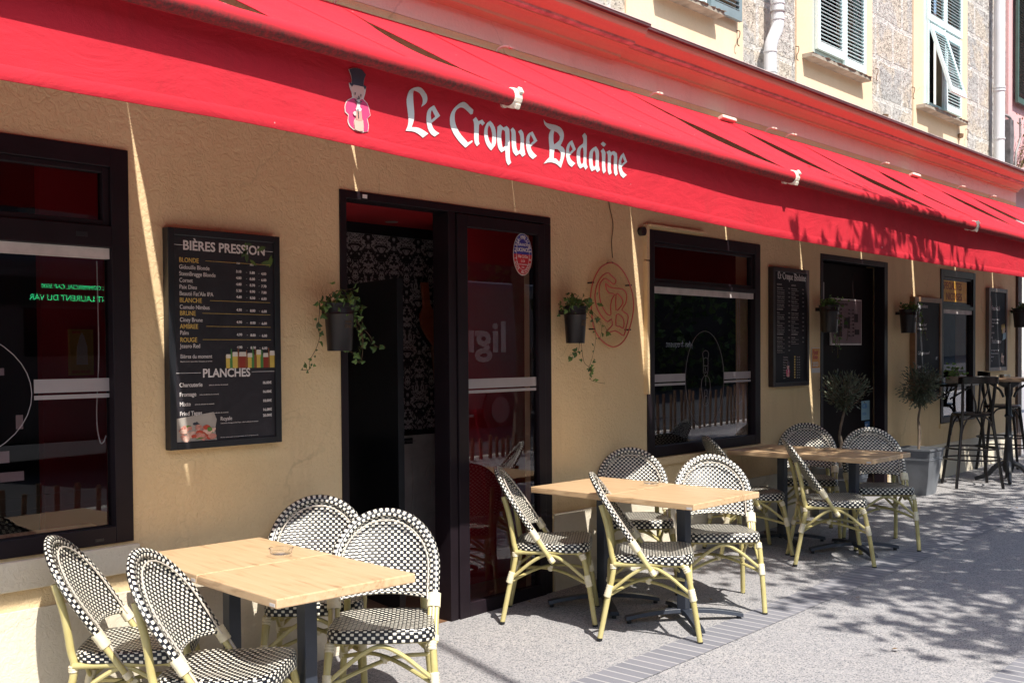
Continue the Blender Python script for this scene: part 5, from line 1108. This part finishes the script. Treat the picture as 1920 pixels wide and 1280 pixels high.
t=empty('bar_table'); tz0=0; g=MB(); g.lathe([(0,1.07),(.34,1.07),(.345,1.08),(.345,1.10),(.335,1.107),(0,1.107)],(0,0,0),40); g.build('tabletop',wood('dark worn oak',(.20,.13,.08),(.28,.19,.12),(.1,.06,.035),(20,2,20),.35),t,smooth=True)
g=MB(); g.lathe([(.12,1.06),(.10,1.03),(.045,1.0),(.04,.93),(.03,.9),(.032,.72),(.045,.70),(.03,.68),(.033,.5),(.045,.48),(.035,.45),(.05,.25),(.06,.15),(.045,.1),(0,.1)],(0,0,0),18); g.build('column',M['black'],t,smooth=True)
for k in range(4):
    a=R(20+90*k); d=Vector((math.cos(a),math.sin(a),0)); g=MB(); S=smooth_path([d*.03+Vector((0,0,.2)),d*.12+Vector((0,0,.16)),d*.2+Vector((0,0,.07)),d*.29+Vector((0,0,.03)),d*.33+Vector((0,0,.015))],4); g.tube(S,[.03-.012*i/(len(S)-1) for i in range(len(S))],8); g.build('base_foot',M['black'],t,smooth=True)
    g=MB(); S=smooth_path([d*.05+Vector((0,0,.9)),d*.09+Vector((0,0,.98)),d*.2+Vector((0,0,1.06))],4); g.tube(S,.013,6); g.build('top_bracket',M['black'],t,smooth=True)
t.location=(11.99,-.66,gz(11.99)); tag(t,'round dark topped bar table with cast iron column','bar table')
o=empty('ashtray'); g=MB(); g.lathe([(0,0),(.05,0),(.055,.02),(.052,.035),(.045,.035),(.045,.012),(0,.012)],(0,0,0),24); g.build('bowl',flat('brushed steel',(.4,.38,.35),.3,metal=.9),o,smooth=True); o.location=(11.93,-.64,gz(12)+1.108); tag(o,'small round steel ashtray on the bar table','ashtray')
# plant on a shelf under the right window
sh_=empty('wall_shelf'); g=MB(); g.box(11.50,12.15,-.30,-.0,1.155,1.18); g.build('board',M['blackwood'],sh_,bevel=.003)
for x in (11.6,12.05): g=MB(); g.tube([(x,-.02,1.0),(x,-.26,1.152)],.01,6); g.build('bracket',M['black'],sh_)
tag(sh_,'small black wall shelf under the yellow sign window','shelf'); settle(sh_,(11.82,0,1.155))
j=empty('succulent_jar'); tag(j,'pale green succulent in a small glass jar above the left bar stool','potted plant')
g=MB(); g.box(11.66,11.86,-.27,-.11,1.182,1.26); g.build('jar',flat('sandy glass jar',(.42,.33,.24),.2,var=.3,vs=20),j,bevel=.01)
rnd=random.Random(12); lf=MB()
for k in range(28):
    c=Vector((11.76+rnd.gauss(0,.085),-.19+rnd.gauss(0,.05),1.31+rnd.gauss(0,.035)))
    for q in range(9):
        d=Vector([rnd.uniform(-1,1),rnd.uniform(-1,1),rnd.uniform(-.1,1)]).normalized(); s=d.cross(Vector([rnd.uniform(-1,1) for _ in range(3)])).normalized(); L=rnd.uniform(.02,.036)
        lf.add([c,c+d*L*.6+s*L*.35,c+d*L,c+d*L*.6-s*L*.35],[(0,1,2,3)])
lf.build('foliage',M['salad'],j,fix=False); settle(j,(11.76,-.19,1.18))
# ---------------------------------------------------------------- street side (seen only in reflections and as shadows)
bus=empty('city_bus'); tag(bus,'white and grey city bus with green destination lights waiting across the street','bus')
bm_=flat('bus grey paint',(.10,.095,.105),.35); dk=flat('bus tinted glass',(.01,.01,.014),.15)
zr=-.1
g=MB(); g.box(5.6,18.4,-12.6,-10.05,.35,2.95); g.build('body',bm_,bus,bevel=.12)
for k in range(6): g=MB(); g.box(6.2+k*1.95,7.95+k*1.95,-10.049,-10.03,1.55,2.2) if k<4 else g.box(6.2+k*1.95,6.5+k*1.95,-10.049,-10.03,2.6,2.8); g.build('window',dk,bus)
g=MB(); g.box(5.9,8.2,-10.049,-10.03,2.24,2.62); dp=g.build('display',M['black'],bus)
textblock([('SAINT LAURENT DU VAR',7.53,-10.028,2.31,.115,dict(face='+y',sx=.97)),('CENTRE COMMERCIAL CAP 3000',7.60,-10.028,2.475,.085,dict(face='+y',sx=.93))],M['led'],dp,'led_lettering')
textblock([('lignes',15.75,-10.04,1.58,.85,dict(face='+y',bold=.02,sx=1.25)),('Nice Cote',9.5,-10.04,1.3,.16,dict(face='+y'))],flat('bus white lettering',(.8,.78,.76),.4),bus)
text("plus frequent",22.6,-10.04,1.66,.22,flat('banner lettering',(.8,.8,.8),.5),bus,'lettering',face='+y')
for x in (8,15.5):
    g=MB(); g.tube([(x,-10.02,.42),(x,-10.3,.42)],.48,24,up=(0,0,1)); w_=g.build('wheel',M['black'],bus); g=MB(); g.tube([(x,-10.0,.42),(x,-10.02,.42)],.26,18,up=(0,0,1)); g.build('rim',M['inkdim'],w_)
settle(bus,(12,-11.3,0))
# chestnut paling along the kerb
fe=empty('paling_fence'); tag(fe,'low chestnut paling fence on stakes along the kerb, seen mirrored in the windows','fence'); rnd=random.Random(2)
fm=flat('weathered chestnut',(.20,.12,.07),.8,var=.4,vs=3); g=MB(); g2=MB(); x=2.
while x<20:
    h=(.30 if x<12.5 else .66)+rnd.uniform(-.05,.05); g.obox((x,-5.62+rnd.uniform(-.02,.02),gz(x)+h/2-.05),rnd.uniform(.04,.06),.02,h+.1,Matrix.Rotation(rnd.uniform(-.06,.06),3,'Y')); x+=rnd.uniform(.12,.21)
g.build('paling',fm,fe); 
for z in (.12,.24): g2.tube([(x,-5.60,gz(x)+z) for x in [2+i for i in range(19)]],.004,4)
g2.build('wire',M['inkdim'],fe); settle(fe,(11,-5.6,0))
def tree(x,y,h,rad,rz,n,label,seed,gaps=.25,lsz=(.09,.19)):
    rnd=random.Random(seed); r=empty('street_tree'); tag(r,label,'tree','street trees along the kerb')
    g=MB(); S=smooth_path([(x,y,-.1),(x+.08,y+.02,h*.3),(x-.05,y,h*.62),(x,y,h)],5); g.tube(S,[.15-.10*i/(len(S)-1) for i in range(len(S))],10); lf=MB(); C0=Vector((x,y,h)); cl_=[]
    for k in range(n):
        while True:
            d=Vector([rnd.uniform(-1,1) for _ in range(3)])
            if .25<d.length<1: break
        c=C0+Vector((d.x*rad,d.y*rad,d.z*rz)); cl_.append(c)
    for c in cl_[::2]:
        b=Vector((x,y,h*.55+rnd.uniform(0,.3*h))); g.tube(smooth_path([b,(b+c)/2+Vector((rnd.uniform(-.15,.15),rnd.uniform(-.15,.15),.1)),c],3),[.03,.024,.02,.016,.012,.009,.006],5)
    for c in cl_:
        m_=rnd.randint(34,56); sp=rnd.uniform(.13,.27)
        for q in range(m_):
            p=c+Vector([rnd.gauss(0,sp),rnd.gauss(0,sp),rnd.gauss(0,sp*.6)]); vs,fs=leaf5(p,rnd.uniform(*lsz)*.6,rrot(rnd,sp=1.2),.2); lf.add(vs,fs)
    g.build('trunk',M['bark'],r); lf.build('crown',M['treeleaf'],r,fix=False); settle(r,(x,y,0))
tree(7.0,-5.3,4.9,2.5,1.0,210,'young street tree whose leaf shade falls on the far table and the awning',3)
tree(11.6,-6.0,4.9,3.0,1.1,300,'larger street tree shading the pavement in front of the bar stools',7)
def hedge(name,x0,x1,y,h,label,seed,n):  # added screen: leaves before a dark slab, blocks bright sky in the window reflections
    rnd=random.Random(seed); r=empty(name); tag(r,label,'hedge'); g=MB(); g.box(x0,x1,y-1.2,y-.9,-.1,h); g.build('dark_screen',M['darkroom'],r); lf=MB()
    for k in range(n):
        c=Vector((rnd.uniform(x0,x1),y-.6+rnd.gauss(0,.25),rnd.uniform(0,h)))
        for q in range(6): vs,fs=leaf5(c+Vector([rnd.gauss(0,.2) for _ in range(3)]),rnd.uniform(.12,.22),rrot(rnd,sp=1.3),.2); lf.add(vs,fs)
    lf.build('foliage',M['treeleaf'],r,fix=False); settle(r,((x0+x1)/2,y,0))
hedge('added_hedge_screen',-6,5.2,-14,5,'tall dark hedge added across the street to block sky from the left window',1,420)
hedge('added_hedge_screen',18.8,46,-14,5.5,'tall dark hedge added across the street beyond the bus to block sky reflections',2,700)
ob=empty('added_opposite_building'); g=MB(); g.box(-40,80,-26,-22,-.1,9); g.build('wall',flat('brown grey render',(.24,.20,.165),.9,var=.2,vs=1),ob); g=MB(); g.box(-40,80,-26.2,-21.8,9,9.3); g.build('roof',M['brownwood'],ob)  # added unseen block, keeps the bright horizon sky out of the glass
for k in range(20): g=MB(); g.box(-8+k*3,-6.8+k*3,-22,-21.95,1+.0,3.0); g.box(-8+k*3,-6.8+k*3,-22,-21.95,5,7); g.build('window',M['black'],ob)
tag(ob,'long brown building added behind the camera to block sky from the window glass','building'); settle(ob,(20,-24,0))
# lamp post at the kerb, throws the thin line of shadow over the pavement
lp=empty('lamp_post'); g=MB(); g.tube([(0,0,-.1),(0,0,1.2),(0,0,7.5)],[.045,.035,.026],12); g.build('pole',M['tablemetal'],lp,smooth=True); g=MB(); g.lathe([(.09,-.1),(.09,.15),(.05,.22),(.045,.3)],(0,0,0),16); g.build('base',M['tablemetal'],lp)
g=MB(); g.lathe([(0,7.6),(.035,7.58),(.045,7.5),(.03,7.45)],(0,0,0),16); g.build('lamp_head',M['tablemetal'],lp); lp.location=(2.38,-5.28,gz(2.38)); tag(lp,'slim grey lamp post at the kerb casting a line of shadow on the pavement','lamp post')

rnd=random.Random(31); first=None; lm=leafmat('dry leaf',(.22,.10,.03),(.30,.17,.06),(.16,.08,.03),.1)
for k,(x,y) in enumerate([(5.62,-.93),(6.2,-1.6),(4.9,-.08),(7.0,-1.9),(8.6,-2.1),(9.6,-.5),(6.6,-.25),(5.3,-2.2),(10.2,-1.3),(7.6,-2.4),(3.8,-1.5),(9.0,-.12)]):
    if first is None:
        g=MB(); vs,fs=leaf5((0,0,.012),.026,Matrix.Rotation(.15,3,'X'),.35); g.add(vs,fs); o=first=g.build('dry_leaf',lm)
    else: o=first.copy(); C.objects.link(o)
    o.location=(x,y,gz(x)+.004); o.rotation_euler=(0,0,rnd.uniform(0,6)); s=rnd.uniform(.7,1.2); o.scale=(s,s,s); tag(o,'small dry brown leaf fallen on the pavement','leaf','dry leaves on the pavement')
